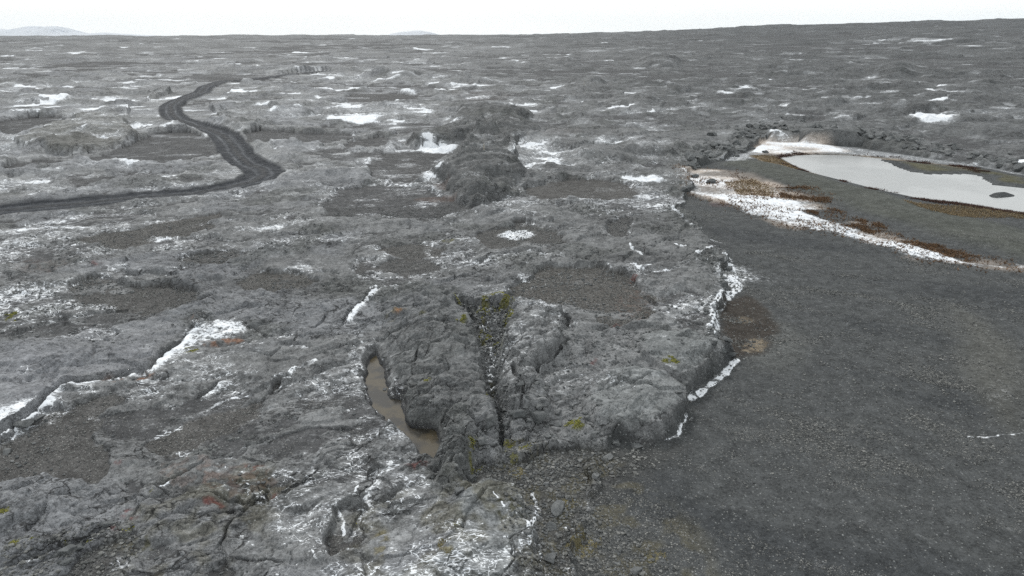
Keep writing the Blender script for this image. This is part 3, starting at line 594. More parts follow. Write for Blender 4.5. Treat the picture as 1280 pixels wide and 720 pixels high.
def terrain_mat():
    m = bpy.data.materials.new('lava_ground'); nt = nodes_of(m); g = NT_(nt)
    pos = g.n('ShaderNodeNewGeometry').outputs['Position']
    colA = g.n('ShaderNodeAttribute', attribute_name='col').outputs['Color']
    fxn = g.n('ShaderNodeAttribute', attribute_name='fx'); fx = fxn.outputs['Color']; lod = fxn.outputs['Alpha']
    sep = g.n('ShaderNodeSeparateColor', {0: fx})
    sn, pb, rk = sep.outputs[0], sep.outputs[1], sep.outputs[2]
    def noise(sc, det=3, rough=.6, dist=0., vec=pos):
        return g.n('ShaderNodeTexNoise', {'Vector': vec, 'Scale': sc, 'Detail': det, 'Roughness': rough, 'Distortion': dist}).outputs[0]
    nA = noise(1.1, 4, .66); nB = noise(6, 3, .7); nC = noise(24, 2, .7)
    # rock grain
    grain = g.m('ADD', g.m('MULTIPLY', g.rng(nB, .3, .7, -.24, .24), 1.), g.m('MULTIPLY', g.rng(nC, .32, .68, -.20, .20), 1.))
    grain = g.m('ADD', grain, g.rng(nA, .3, .7, -.20, .20))
    c = g.mix(1.0, colA, g.n('ShaderNodeCombineColor', {0: g.m('ADD', grain, 1.), 1: g.m('ADD', grain, 1.), 2: g.m('ADD', grain, 1.)}).outputs[0], 'MULTIPLY')
    # pale lichen flecks on rock
    v1 = g.n('ShaderNodeTexVoronoi', {'Vector': pos, 'Scale': 3.2, 'Randomness': 1.}, feature='F1')
    vr = g.n('ShaderNodeSeparateColor', {0: v1.outputs['Color']})
    fleck = g.m('MULTIPLY', g.rng(g.m('ADD', v1.outputs['Distance'], g.m('MULTIPLY', nC, .2)), .16, .34, 1., 0.), g.m('GREATER_THAN', vr.outputs[0], .72))
    fleck = g.m('MULTIPLY', fleck, rk)
    c = g.mix(g.m('MULTIPLY', fleck, .6), c, (.30, .31, .30))
    v2 = g.n('ShaderNodeTexVoronoi', {'Vector': pos, 'Scale': 7.5, 'Randomness': 1.}, feature='F1')
    v2r = g.n('ShaderNodeSeparateColor', {0: v2.outputs['Color']})
    fl2 = g.m('MULTIPLY', g.rng(g.m('ADD', v2.outputs['Distance'], g.m('MULTIPLY', nC, .2)), .22, .42, 1., 0.), g.m('GREATER_THAN', v2r.outputs[0], .80))
    c = g.mix(g.m('MULTIPLY', fl2, .5), c, (.33, .34, .335))
    fl3 = g.m('MULTIPLY', g.rng(v2.outputs['Distance'], .25, .45, 1., 0.), g.m('LESS_THAN', v2r.outputs[0], .22))
    c = g.mix(g.m('MULTIPLY', fl3, .5), c, (.022, .024, .026))
    # pebbles
    vA = g.n('ShaderNodeTexVoronoi', {'Vector': pos, 'Scale': 9., 'Randomness': 1.}, feature='F1')
    vB = g.n('ShaderNodeTexVoronoi', {'Vector': pos, 'Scale': 19., 'Randomness': 1.}, feature='F1')
    sa = g.n('ShaderNodeSeparateColor', {0: vA.outputs['Color']}); sb = g.n('ShaderNodeSeparateColor', {0: vB.outputs['Color']})
    pa = g.m('MULTIPLY', g.rng(vA.outputs['Distance'], .30, .42, 1., 0.), g.m('GREATER_THAN', g.m('ADD', sa.outputs[0], g.m('MULTIPLY', pb, .55)), .98))
    pB = g.m('MULTIPLY', g.rng(vB.outputs['Distance'], .34, .5, 1., 0.), g.m('GREATER_THAN', g.m('ADD', sb.outputs[0], g.m('MULTIPLY', pb, .6)), .98))
    pm = g.m('MULTIPLY', g.m('MAXIMUM', pa, pB), g.m('MINIMUM', g.m('MULTIPLY', pb, 2.), 1.))
    pcol = g.mix(sa.outputs[1], (.09, .092, .091), (.26, .258, .245))
    c = g.mix(g.m('MULTIPLY', pm, .85), c, pcol)
    # thin crack lines, painted dark in the colour alone, without relief
    mpl = g.n('ShaderNodeMapping', {'Vector': pos, 'Rotation': (0, 0, -.45), 'Scale': (.55, 1.25, 1.)})
    nk = noise(1.1, 3, .62, .9, mpl.outputs[0]); nk2 = noise(3.1, 3, .6, .7, mpl.outputs[0])
    lk = g.m('MAXIMUM', g.rng(g.m('ABSOLUTE', g.m('SUBTRACT', nk, .5)), .004, .016, 1., 0.), g.m('MULTIPLY', g.rng(g.m('ABSOLUTE', g.m('SUBTRACT', nk2, .52)), .004, .02, 1., 0.), .7))
    nv = g.n('ShaderNodeTexNoise', {'Vector': pos, 'Scale': 1.3, 'Detail': 4, 'Roughness': .6}).outputs['Color']
    wv = g.n('ShaderNodeVectorMath', {0: mpl.outputs[0], 1: g.n('ShaderNodeVectorMath', {0: nv, 'Scale': .75}, operation='SCALE').outputs[0]}, operation='ADD').outputs[0]
    e1 = g.n('ShaderNodeTexVoronoi', {'Vector': wv, 'Scale': .95, 'Randomness': 1.}, feature='DISTANCE_TO_EDGE').outputs['Distance']
    e2 = g.n('ShaderNodeTexVoronoi', {'Vector': wv, 'Scale': 2.9, 'Randomness': 1.}, feature='DISTANCE_TO_EDGE').outputs['Distance']
    l1 = g.m('MULTIPLY', g.rng(e1, .012, .04, 1., 0.), g.rng(noise(.8, 2, .5), .40, .48))
    l2 = g.m('MULTIPLY', g.rng(e2, .015, .06, .8, 0.), g.rng(noise(.33, 3, .5), .50, .58))
    lk = g.m('MAXIMUM', g.m('MULTIPLY', lk, .7), g.m('MAXIMUM', l1, l2))
    lk = g.m('MULTIPLY', g.m('MULTIPLY', lk, rk), g.rng(noise(.5, 2, .5), .36, .50))
    c = g.mix(g.m('MULTIPLY', lk, .85), c, (.020, .020, .020))
    # snow
    nS = noise(2.2, 4, .72); 
    mp = g.n('ShaderNodeMapping', {'Vector': pos, 'Rotation': (0, 0, -.6), 'Scale': (1., 2.6, 1.)})
    nS2 = noise(5.5, 3, .65, .5, mp.outputs[0])
    sv = g.m('ADD', sn, g.m('MULTIPLY', lod, g.m('ADD', g.m('MULTIPLY', g.m('SUBTRACT', nS, .5), 1.5), g.m('MULTIPLY', g.m('SUBTRACT', nS2, .5), 1.0))))
    nrm = g.n('ShaderNodeSeparateXYZ', {0: g.n('ShaderNodeNewGeometry').outputs['Normal']}).outputs[2]
    sv = g.m('SUBTRACT', sv, g.rng(nrm, .45, .85, .7, 0.))
    nl = noise(1.5, 3, .55, 1.2, mpl.outputs[0]); nl2 = noise(.55, 4, .6, .8, mpl.outputs[0])
    ln = g.m('MAXIMUM', g.rng(g.m('ABSOLUTE', g.m('SUBTRACT', nl, .5)), .003, .012, 1., 0.), g.rng(g.m('ABSOLUTE', g.m('SUBTRACT', nl2, .47)), .002, .008, 1., 0.))
    gate = g.rng(noise(.35, 2, .5), .42, .56)
    sv = g.m('ADD', sv, g.m('MULTIPLY', g.m('MULTIPLY', ln, gate), g.m('MULTIPLY', lod, g.m('MULTIPLY', g.rng(sn, .06, .28), .62))))
    sm = g.rng(sv, .54, .66)
    dust = g.m('MULTIPLY', g.rng(sv, .18, .6), .20)
    sm = g.m('MAXIMUM', sm, dust)
    smm = g.m('MULTIPLY', sm, .93)
    scol = g.mix(g.rng(nA, .3, .7), (.62, .65, .69), (.80, .82, .84))
    c = g.mix(smm, c, scol)
    # bump
    h = g.m('ADD', g.m('MULTIPLY', nA, .045), g.m('ADD', g.m('MULTIPLY', nB, .022), g.m('MULTIPLY', nC, .006)))
    h = g.m('MULTIPLY', h, g.rng(rk, 0., 1., .3, 1.))
    h = g.m('ADD', h, g.m('MULTIPLY', pm, .03))
    b = g.n('ShaderNodeBump', {'Height': h, 'Strength': 1., 'Distance': 1.0})
    rough = g.m('SUBTRACT', .86, g.m('MULTIPLY', g.rng(nA, .35, .65), .16))
    bs = g.n('ShaderNodeBsdfPrincipled', {'Base Color': c, 'Roughness': rough, 'Normal': b.outputs[0], 'Specular IOR Level': .07})
    o = g.n('ShaderNodeOutputMaterial', {0: bs.outputs[0]})
    return m
MT = terrain_mat()

# ------------------------------------------------------------------ build the sheet, split by what it is
VX = np.empty((NR * NC + 1, 3), f32)
VX[:-1, 0] = X.ravel(); VX[:-1, 1] = Y.ravel(); VX[:-1, 2] = ht.ravel(); VX[-1] = (0, 0, ht[0, 0])
jj = np.arange(NC); j2 = (jj + 1) % NC
I = np.arange(NR - 1)[:, None] * NC
quads = np.stack([I + jj, I + j2, I + NC + j2, I + NC + jj], -1).reshape(-1, 4)
quads = np.ascontiguousarray(quads)
# vertex normals of the whole sheet
Pn = VX[:-1].reshape(NR, NC, 3)
dr = np.empty_like(Pn); dr[1:-1] = Pn[2:] - Pn[:-2]; dr[0] = Pn[1] - Pn[0]; dr[-1] = Pn[-1] - Pn[-2]
dt = np.roll(Pn, -1, 1) - np.roll(Pn, 1, 1)
NV = np.cross(dt, dr).reshape(-1, 3); NV /= np.linalg.norm(NV, axis=1, keepdims=True) + 1e-12
NV *= np.sign(NV[:, 2:3] + 1e-9)
COL = np.concatenate([col.reshape(-1, 3), np.ones((NR * NC, 1), f32)], 1).astype(f32)
FX = np.stack([np.clip(snow / 1.3, 0, 1), peb, rock * (1 - pk) * (1 - trk_in) * (1 - .5 * SMO), 1 - .68 * ss(Rr, 55, 130)], -1).reshape(-1, 4).astype(f32)
FX[:, 0] *= 1.3
cat = np.zeros((NR, NC), np.int8)                          # 0 open lava ground
cat[pk > .5] = 1; cat[trk_in > .5] = 2
snowbig = snow > .78
cat[(snowbig) & (trk_in < .5) & (Rr < 900)] = 3
for k, s in ((4, sL), (5, sW), (6, sRt), (7, sH2), (8, sH1), (9, sFM), (10, sE), (11, sE2), (12, sSl)):
    cat[(s > .02) & (sC < -.05)] = k
cat[(hol > .5) & (cat == 0) & (rock < .5)] = 13
C4 = cat.ravel()[quads[:, 0]]
def attr(me, name, typ, dom, key, arr):
    a = me.attributes.new(name, typ, dom); a.data.foreach_set(key, np.ascontiguousarray(arr, dtype=f32).ravel())
def link(o, parent=None):
    bpy.context.scene.collection.objects.link(o)
    if parent: o.parent = parent
    return o
def tag(o, label=None, cat=None, group=None, kind=None):
    if label: o['label'] = label
    if cat: o['category'] = cat
    if group: o['group'] = group
    if kind: o['kind'] = kind
    return o
def mesh_np(name, V, Fq, mat, normals=None):
    me = bpy.data.meshes.new(name); k = Fq.shape[1]
    me.vertices.add(len(V)); me.vertices.foreach_set('co', V.astype(f32).ravel())
    me.loops.add(Fq.size); me.loops.foreach_set('vertex_index', Fq.astype(np.int32).ravel())
    me.polygons.add(len(Fq)); me.polygons.foreach_set('loop_start', (np.arange(len(Fq)) * k).astype(np.int32))
    me.polygons.foreach_set('use_smooth', np.ones(len(Fq), bool))
    me.update(calc_edges=True); me.materials.append(mat)
    if normals is not None: me.normals_split_custom_set_from_vertices(normals)
    return me
def piece(name, k, label=None, catn=None, kind=None, group=None):
    q = quads[C4 == k]
    if len(q) == 0: print('EMPTY', name); return
    u, inv = np.unique(q, return_inverse=True)
    me = mesh_np(name, VX[u], inv.reshape(-1, 4), MT, NV[u])
    attr(me, 'col', 'FLOAT_COLOR', 'POINT', 'color', COL[u]); attr(me, 'fx', 'FLOAT_COLOR', 'POINT', 'color', FX[u])
    o = link(bpy.data.objects.new(name, me)); tag(o, label, catn, group, kind)
    print(name, len(q)); return o
piece('ground', 0, 'grey cracked lava crust with frost stretching to the horizon', 'lava field', 'structure')
piece('gravel_plain', 1, 'smooth dark gravel plain sloping down on the right', 'gravel plain', 'structure')
piece('track', 2, 'dark winding gravel track with two wheel ruts', 'track', 'structure')
piece('snow', 3, 'thin white snow lying in the hollows and along ledges', 'snow', 'stuff')
piece('lava_mound', 4, 'largest dark rough lava block, left of the deep mossy cleft and above the muddy puddle', 'rock mound')
piece('lava_ridge', 5, 'narrow dark lava ridge running towards the camera below the deep mossy cleft', 'rock ridge')
piece('lava_mound', 6, 'frost-streaked lava block on the right side of the deep mossy cleft', 'rock mound')
piece('lava_hump', 7, 'peaked dark lava hump with a pale post on its top', 'rock hump')
piece('lava_hump', 8, 'broad dark lava hump just behind the peaked one', 'rock hump')
piece('lava_hump', 9, 'low oval olive-grey lava hump left of the winding track', 'rock hump')
piece('lava_slab', 10, 'pale flat lava slab ending in a low cliff above the thin snow line of the gravel plain', 'rock slab')
piece('lava_slab', 11, 'pale lava slab with a steep dark face above the thick snow strip', 'rock slab')
piece('lava_slab', 12, 'smooth pale lava slab at the bottom edge with snowy rubble beside it', 'rock slab')
piece('sand', 13, 'brown gravel and sand filling the hollows of the lava', 'sand', 'structure')
print('sheet', time.time() - T0)

# ------------------------------------------------------------------ height lookup
def hz(x, y):
    r = math.hypot(x, y); t = math.atan2(x, y)
    i = min(max(np.searchsorted(RR, r) - 1, 0), NR - 2); fi = (r - RR[i]) / (RR[i + 1] - RR[i])
    j = int((t - fine[0]) / .00128); j = min(max(j, 0), len(fine) - 2); fj = (t - fine[j]) / .00128
    return float((ht[i, j] * (1 - fj) + ht[i, j + 1] * fj) * (1 - fi) + (ht[i + 1, j] * (1 - fj) + ht[i + 1, j + 1] * fj) * fi)
def seat(px, py):
    """point of the terrain under a photo pixel: walk the ray"""
    dx, dz = px - 640.0, -(py - 360.0)
    fy = F * math.cos(PITCH) + dz * math.sin(PITCH); fz = -F * math.sin(PITCH) + dz * math.cos(PITCH)
    t0 = (4 - CAM_H) / fz; t1 = (-1 - CAM_H) / fz
    for t in np.linspace(t0, t1, 400):
        x, y, z = dx * t, fy * t, CAM_H + fz * t
        if z <= hz(x, y): break
    return x, y, hz(x, y)

# ------------------------------------------------------------------ water
def water_mat(name, a, b, sc, rough, det=3):
    m = bpy.data.materials.new(name); g = NT_(nodes_of(m))
    pos = g.n('ShaderNodeNewGeometry').outputs['Position']
    n_ = g.n('ShaderNodeTexNoise', {'Vector': pos, 'Scale': sc, 'Detail': det, 'Roughness': .6}).outputs[0]
    c = g.mix(g.rng(n_, .42, .58), a, b)
    nb = g.n('ShaderNodeTexNoise', {'Vector': pos, 'Scale': 1.5, 'Detail': 4}).outputs[0]
    bm = g.n('ShaderNodeBump', {'Height': nb, 'Strength': .15, 'Distance': .02})
    bs = g.n('ShaderNodeBsdfPrincipled', {'Base Color': c, 'Roughness': rough, 'IOR': 1.33, 'Normal': bm.outputs[0]})
    g.n('ShaderNodeOutputMaterial', {0: bs.outputs[0]}); return m
def flat(name, pts, z, mat, label, catn, thick=.3):
    V = [(x, y, z) for x, y in pts] + [(x, y, z - thick) for x, y in pts]; n = len(pts)
    Fs = [list(range(n)), list(range(2 * n - 1, n - 1, -1))] + [[i, i + n, (i + 1) % n + n, (i + 1) % n] for i in range(n)]
    me = bpy.data.meshes.new(name); me.from_pydata(V, [], Fs); me.materials.append(mat); me.update()
    a = sum(pts[i][0] * pts[(i + 1) % n][1] - pts[(i + 1) % n][0] * pts[i][1] for i in range(n))
    if a < 0: me.flip_normals()
    return tag(link(bpy.data.objects.new(name, me)), label, catn, None, 'structure')
def grow(pts, d):
    c = np.mean(np.array(pts), 0); return [(x + (x - c[0]) / (math.hypot(x - c[0], y - c[1]) + 1e-6) * d, y + (y - c[1]) / (math.hypot(x - c[0], y - c[1]) + 1e-6) * d) for x, y in pts]
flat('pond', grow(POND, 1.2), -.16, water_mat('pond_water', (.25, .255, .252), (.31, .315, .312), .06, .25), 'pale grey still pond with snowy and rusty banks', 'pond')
flat('puddle', grow(PUD, .35), -.13, water_mat('muddy_water', (.066, .054, .034), (.026, .024, .020), .7, .16, 5), 'shallow brown muddy puddle at the foot of the dark lava block', 'puddle')

# ------------------------------------------------------------------ stones
def stone_mat(name, a, b, spec=.1):
    m = bpy.data.materials.new(name); g = NT_(nodes_of(m))
    pos = g.n('ShaderNodeNewGeometry').outputs['Position']
    inf = g.n('ShaderNodeAttribute', attribute_name='tone').outputs['Fac']
    n_ = g.n('ShaderNodeTexNoise', {'Vector': pos, 'Scale': 5., 'Detail': 7, 'Roughness': .7}).outputs[0]
    n2_ = g.n('ShaderNodeTexNoise', {'Vector': pos, 'Scale': 26., 'Detail': 4, 'Roughness': .7}).outputs[0]
    c = g.mix(g.m('ADD', inf, g.rng(n_, .3, .7, -.3, .3), clamp=True), a, b)
    lich = g.m('MULTIPLY', g.rng(n2_, .60, .70), .35)
    c = g.mix(lich, c, (.26, .265, .25))
    bm = g.n('ShaderNodeBump', {'Height': g.m('ADD', n_, g.m('MULTIPLY', n2_, .3)), 'Strength': .7, 'Distance': .12})
    bs = g.n('ShaderNodeBsdfPrincipled', {'Base Color': c, 'Roughness': .85, 'Normal': bm.outputs[0], 'Specular IOR Level': spec})
    g.n('ShaderNodeOutputMaterial', {0: bs.outputs[0]}); return m
M_ST = stone_mat('boulder_rock', (.075, .08, .082), (.19, .195, .195))
M_PB = stone_mat('pebble_rock', (.070, .073, .073), (.24, .24, .228))
import bmesh
def ico(sub):
    bm = bmesh.new(); bmesh.ops.create_icosphere(bm, subdivisions=sub, radius=1.0)
    V = np.array([v.co[:] for v in bm.verts]); Fc = np.array([[v.index for v in f.verts] for f in bm.faces]); bm.free(); return V, Fc
I1, F1_ = ico(1); I4, F4_ = ico(4)
I0 = np.array([(1, 0, 0), (-1, 0, 0), (0, 1, 0), (0, -1, 0), (0, 0, 1), (0, 0, -1)], float)
F0 = np.array([(0, 2, 4), (2, 1, 4), (1, 3, 4), (3, 0, 4), (2, 0, 5), (1, 2, 5), (3, 1, 5), (0, 3, 5)])
def boulder_mesh(seed, sz, cuts=9, tone=.4):
    """angular lava block: a ball cut by random planes, then roughened"""
    r = np.random.default_rng(seed); V = I4.copy()
    for _ in range(cuts):
        nrm = r.normal(size=3); nrm /= np.linalg.norm(nrm); d = r.uniform(.42, .72)
        k = V @ nrm - d; V = V - np.outer(np.maximum(k, 0) * .96, nrm)
    V[:, 2] = np.minimum(V[:, 2], r.uniform(.45, .62))
    q = V * 2.5 + seed
    n_ = perlin(q[:, 0] + q[:, 2], q[:, 1] - q[:, 2] * .7, 3); n2_ = perlin(q[:, 0] * 3 + q[:, 2] * 2, q[:, 1] * 3 + q[:, 2], 4)
    V = V * (1 + .07 * n_ + .035 * n2_)[:, None]
    V = V * np.array(sz)
    me = mesh_np('boulder', V, F4_, M_ST)
    attr(me, 'tone', 'FLOAT', 'POINT', 'value', np.full(len(V), tone)); return me
# each boulder one can point to: px, py (foot), size x,y,z in metres, turn, tone, label
BL = [
    (481, 492, .36, .30, .42, .3, .3, 'squarish dark boulder sitting in the upper end of the muddy puddle'),
    (668, 524, .70, .42, .52, -.7, .25, 'large tilted angular block leaning at the foot of the frost-streaked right block'),
    (649, 520, .45, .30, .34, .6, .15, 'dark wedge-shaped boulder just left of the large tilted angular block'),
    (632, 534, .30, .26, .26, .2, .45, 'rounded grey boulder at the lower mouth of the cleft'),
    (699, 532, .28, .22, .20, .1, .45, 'small grey boulder right of the large tilted angular block'),
    (612, 530, .36, .26, .52, 1.1, .4, 'upright pale-edged block on the right flank of the narrow lava ridge'),
    (604, 556, .34, .28, .40, .8, .5, 'pale bluish block low on the right flank of the narrow lava ridge'),
    (590, 600, .32, .22, .26, .5, .35, 'angular block at the lower tip of the narrow lava ridge'),
    (573, 616, .30, .24, .24, 1.4, .3, 'blocky stone where the narrow ridge meets the pale bottom slab'),
    (640, 518, .24, .2, .2, .9, .2, 'small dark stone wedged at the bottom of the cleft'),
    (745, 597, .20, .16, .12, .2, .85, 'pale cream stone alone on the dark silt right of the lava ridge'),
    (683, 606, .24, .16, .13, .5, .5, 'flat grey stone in the silt between the cleft and the elongated rock'),
    (697, 640, .24, .62, .30, -.3, .55, 'elongated grey rock lying on the silt near the bottom edge'),
    (689, 660, .26, .30, .22, .2, .3, 'dark round-ended boulder with a thin snow line at its lower foot'),
    (686, 702, .38, .30, .26, -.4, .35, 'dark bluish boulder near the bottom edge with a snow sliver on its left'),
    (660, 668, .22, .18, .16, .4, .5, 'square stone between the snowy rubble and the round-ended boulder'),
    (796, 716, .24, .22, .22, .1, .6, 'rounded knobbly stone at the bottom edge on the gravel'),
    (903, 440, .40, .25, .26, .8, .25, 'jagged dark block at the top of the thick snow strip'),
    (914, 444, .32, .2, .2, .2, .2, 'outermost jagged block poking onto the gravel plain above the snow strip'),
    (893, 430, .30, .25, .3, .5, .3, 'dark block behind the jagged blocks at the plain edge'),
    (912, 338, .5, .34, .34, .5, .2, 'dark rock standing in the snow at the plain edge'),
    (905, 356, .42, .3, .3, 1.5, .2, 'dark rock below the one standing in snow at the plain edge'),
    (900, 326, .40, .30, .30, .1, .25, 'dark block topmost along the snowy plain edge'),
    (857, 482, .34, .26, .26, .6, .4, 'block fallen at the foot of the steep dark slab face'),
    (848, 492, .26, .2, .18, .1, .4, 'small block left of the fallen one under the slab face'),
    (770, 556, .34, .24, .2, .4, .5, 'grey block in the rubble below the pale cliff slab'),
    (795, 560, .40, .26, .2, -.2, .5, 'broad block at the foot of the pale cliff slab'),
    (742, 545, .28, .22, .2, .7, .55, 'stone beside the mossy rubble below the pale cliff slab'),
    (760, 574, .3, .24, .14, .2, .7, 'pale flat stone on the gravel below the pale cliff slab'),
    (84, 692, .34, .24, .24, .2, .35, 'grey split boulder in moss near the bottom left corner'),
    (100, 688, .16, .14, .18, .9, .3, 'small half of the split boulder in moss at bottom left'),
    (68, 697, .22, .18, .16, .3, .3, 'olive-grey boulder left of the split one at bottom left'),
    (82, 704, .28, .16, .12, .1, .4, 'low flat stone just below the split boulder at bottom left'),
    (135, 658, .30, .16, .18, .5, .3, 'dark stone beside the dark red moss patch at bottom left'),
    (25, 532, .62, .36, .22, .2, .5, 'flat pale rock lying in the snow at the left edge'),
    (48, 524, .42, .26, .16, .8, .4, 'smaller rock beside the flat pale rock in the left edge snow'),
    (8, 566, .34, .3, .2, .3, .6, 'grey rounded stone at the left edge below the snow'),
    (888, 229, .75, .55, .6, .3, .1, 'dark boulder alone in the snow left of the pond'),
    (868, 222, .8, .6, .6, .9, .15, 'dark boulder where the snow meets the lava left of the pond'),
    (858, 240, 1.1, .8, .8, .3, .1, 'large dark boulder at the lower corner of the snow left of the pond'),
    (928, 190, 1.1, .7, .6, .2, .3, 'snow-dusted boulder in the tumble above the tan shore'),
    (920, 196, .9, .6, .5, .9, .3, 'snow-dusted boulder nearest the lava in the tumble above the tan shore'),
    (940, 186, .9, .7, .5, .5, .25, 'snow-dusted boulder topmost in the tumble above the tan shore'),
    (956, 191, .8, .5, .45, .1, .15, 'dark boulder at the right end of the tumble above the tan shore'),
    (891, 170, 1.0, .7, .9, .1, .35, 'lone block with a white top on the lava behind the pond corner'),
]
for i, (px, py, a, b_, c_, rt, tn, lab) in enumerate(BL):
    x, y, z = seat(px, py)
    o = link(bpy.data.objects.new('boulder', boulder_mesh(100 + i, (a, b_, c_), 8 + i % 4, tn)))
    o.location = (x, y + b_ * .3, z + c_ * .18); o.rotation_euler = (rng.uniform(-.25, .25), rng.uniform(-.25, .25), rt)
    tag(o, lab, 'boulder')
# blocks of the lava rim behind the pond and scattered blocks: individuals of one group
proto = [boulder_mesh(300 + k, (1, .8, .7), 9, .3 + .07 * k) for k in range(7)]
def block(x, y, s, lab, grp, k, sink=.15):
    o = link(bpy.data.objects.new('lava_block', proto[k % 7]))
    o.location = (x, y, hz(x, y) + s * sink); o.scale = (s * rng.uniform(.8, 1.3), s * rng.uniform(.7, 1.1), s * rng.uniform(.6, 1.1)); o.rotation_euler = (rng.uniform(-.4, .4), rng.uniform(-.4, .4), rng.uniform(0, 6.28))
    tag(o, lab, 'lava block', grp)
RIMP = [(852, 262), (858, 216), (880, 203), (905, 197), (930, 182), (955, 173), (1000, 176), (1060, 180), (1105, 186), (1160, 194), (1215, 204), (1280, 216)]
k = 0
for i in range(230):
    t = rng.random() * (len(RIMP) - 2) + 1; a = int(t); u = t - a
    px = RIMP[a][0] * (1 - u) + RIMP[a + 1][0] * u; py = RIMP[a][1] * (1 - u) + RIMP[a + 1][1] * u - abs(rng.normal()) * 6
    x, y = at(px, py); block(x, y, rng.uniform(.35, 1.1), 'dark lava block in the rough rim behind the pond', 'blocks of the lava rim behind the pond', i)
for i in range(46):
    e = [(910, 322), (905, 345), (912, 368), (893, 395), (893, 420), (900, 438), (915, 446)]; t = rng.random() * 5.99; a = int(t); u = t - a
    px = e[a][0] * (1 - u) + e[a + 1][0] * u - abs(rng.normal()) * 7; py = e[a][1] * (1 - u) + e[a + 1][1] * u
    x, y = at(px, py); block(x, y, rng.uniform(.12, .34), 'dark rubble block along the snowy edge of the gravel plain', 'rubble blocks along the plain edge', i)
for i in range(60):
    px = rng.normal(672, 34); py = rng.normal(528, 13)
    x, y = at(px, py); block(x, y, rng.uniform(.09, .24), 'grey rubble block below the cleft and the frost-streaked block', 'rubble blocks below the cleft', i)
print('boulders', time.time() - T0)

# pebbles and rubble as stuff
def scatter(name, weight, n, smin, smax, base_V, base_F, mat, label, catn, seed, flatn=.6, up=.25, tone=(0, 1), pw=2.2):
    r = np.random.default_rng(seed)
    cell = (rg * .00128 * SP)                                  # area of each grid cell
    w = (weight * cell).ravel().astype(np.float64); w[np.abs(tg.ravel()) > R(44)] = 0
    cdf = np.cumsum(w); cdf /= cdf[-1]
    id_ = np.searchsorted(cdf, r.random(n))
    cen = VX[id_].astype(np.float64); cen[:, :2] += r.normal(size=(n, 2)) * .02
    s = smin + (smax - smin) * r.random(n) ** pw
    s = s * np.clip(np.hypot(cen[:, 0], cen[:, 1]) / 30, .8, 1.3)
    V = base_V[None] * (1 + r.uniform(-.28, .28, (n, len(base_V), 3)))
    V = V * np.stack([r.uniform(.7, 1.3, n), r.uniform(.6, 1.1, n), np.full(n, flatn) * r.uniform(.7, 1.3, n)], -1)[:, None]
    a = r.uniform(0, 6.283, n); ca, sa = np.cos(a)[:, None], np.sin(a)[:, None]
    V = np.stack([V[..., 0] * ca - V[..., 1] * sa, V[..., 0] * sa + V[..., 1] * ca, V[..., 2]], -1)
    V = V * s[:, None, None] + cen[:, None]; V[..., 2] += (s * up)[:, None]
    Fc = (base_F[None] + (np.arange(n) * len(base_V))[:, None, None]).reshape(-1, 3)
    me = mesh_np(name, V.reshape(-1, 3), Fc, mat)
    me.polygons.foreach_set('use_smooth', np.zeros(len(Fc), bool))
    attr(me, 'tone', 'FLOAT', 'POINT', 'value', np.repeat(tone[0] + (tone[1] - tone[0]) * r.random(n) ** 1.6, len(base_V)))
    return tag(link(bpy.data.objects.new(name, me)), label, catn, None, 'stuff')
near = (Rr < 75) & (Rr > 15) & (sP < -.1)
pbn = ss(nz(2.4, 199, 90) + .6 * nz(.9, 200, 70) + .5 * nz(7, 201, 120), -.1, .7)
scatter('pebbles', (.22 + pbn) * peb ** 2 * near * (1 - ss(Rr, 40, 75) * .8) * (pk > .5), 30000, .012, .068, I0, F0, M_PB, 'loose grey and tan pebbles strewn over the gravel plain', 'pebbles', 5, pw=3)
scatter('gravel', peb * near * (pk < .5) * (hol > .3), 34000, .012, .055, I0, F0, M_PB, 'brownish gravel strewn in the hollows of the lava', 'gravel', 6, pw=3)
rubw = (rub_r * .25 * (1 - plain) + .9 * edge * (1 - plain) + .5 * (1 - ss(np.abs(sPlain), 0, .8)) + 1.2 * (1 - ss(np.abs(sW), 0, .7)) + 1. * (1 - ss(np.abs(sRt), 0, .7)) + 3.5 * (sC > -.1)
        + 2.5 * blob(P((590, 560), (660, 540), (760, 545), (740, 575), (690, 600), (640, 610), (600, 600)), 1, .3) + 2. * blob(P((640, 640), (700, 620), (760, 650), (840, 720), (760, 760), (640, 760)), 1, .3)
        + 1. * blob(P((0, 680), (60, 670), (140, 650), (190, 660), (160, 720), (60, 740), (0, 730)), 1, .3)
        + .8 * blob(P((715, 440), (770, 420), (830, 424), (790, 450), (800, 470), (745, 480), (720, 520), (690, 480)), 1, .3)) * near * (1 - trk_in)
scatter('rubble', rubw, 15000, .018, .10, I1, F1_, M_ST, 'broken lava rubble along ledges and cracks', 'rubble', 8, flatn=.75, tone=(.25, 1.), pw=3)

scatter('loose_stones', (blob(P((600, 585), (650, 560), (760, 560), (770, 590), (740, 620), (700, 620), (640, 612)), 1, .4) + .6 * blob(P((640, 640), (690, 620), (760, 650), (860, 730), (640, 740)), 1, .4)
        + .8 * blob(P((750, 566), (800, 562), (830, 575), (800, 600), (765, 600)), 1, .3) + .7 * blob(P((0, 690), (60, 670), (140, 655), (185, 660), (160, 725), (0, 730)), 1, .3)) * near, 3800, .02, .12, I1, F1_, M_PB,
        'pale loose stones strewn below the mound and at the bottom left', 'stones', 9, flatn=.65, tone=(.1, .9), pw=2.5)
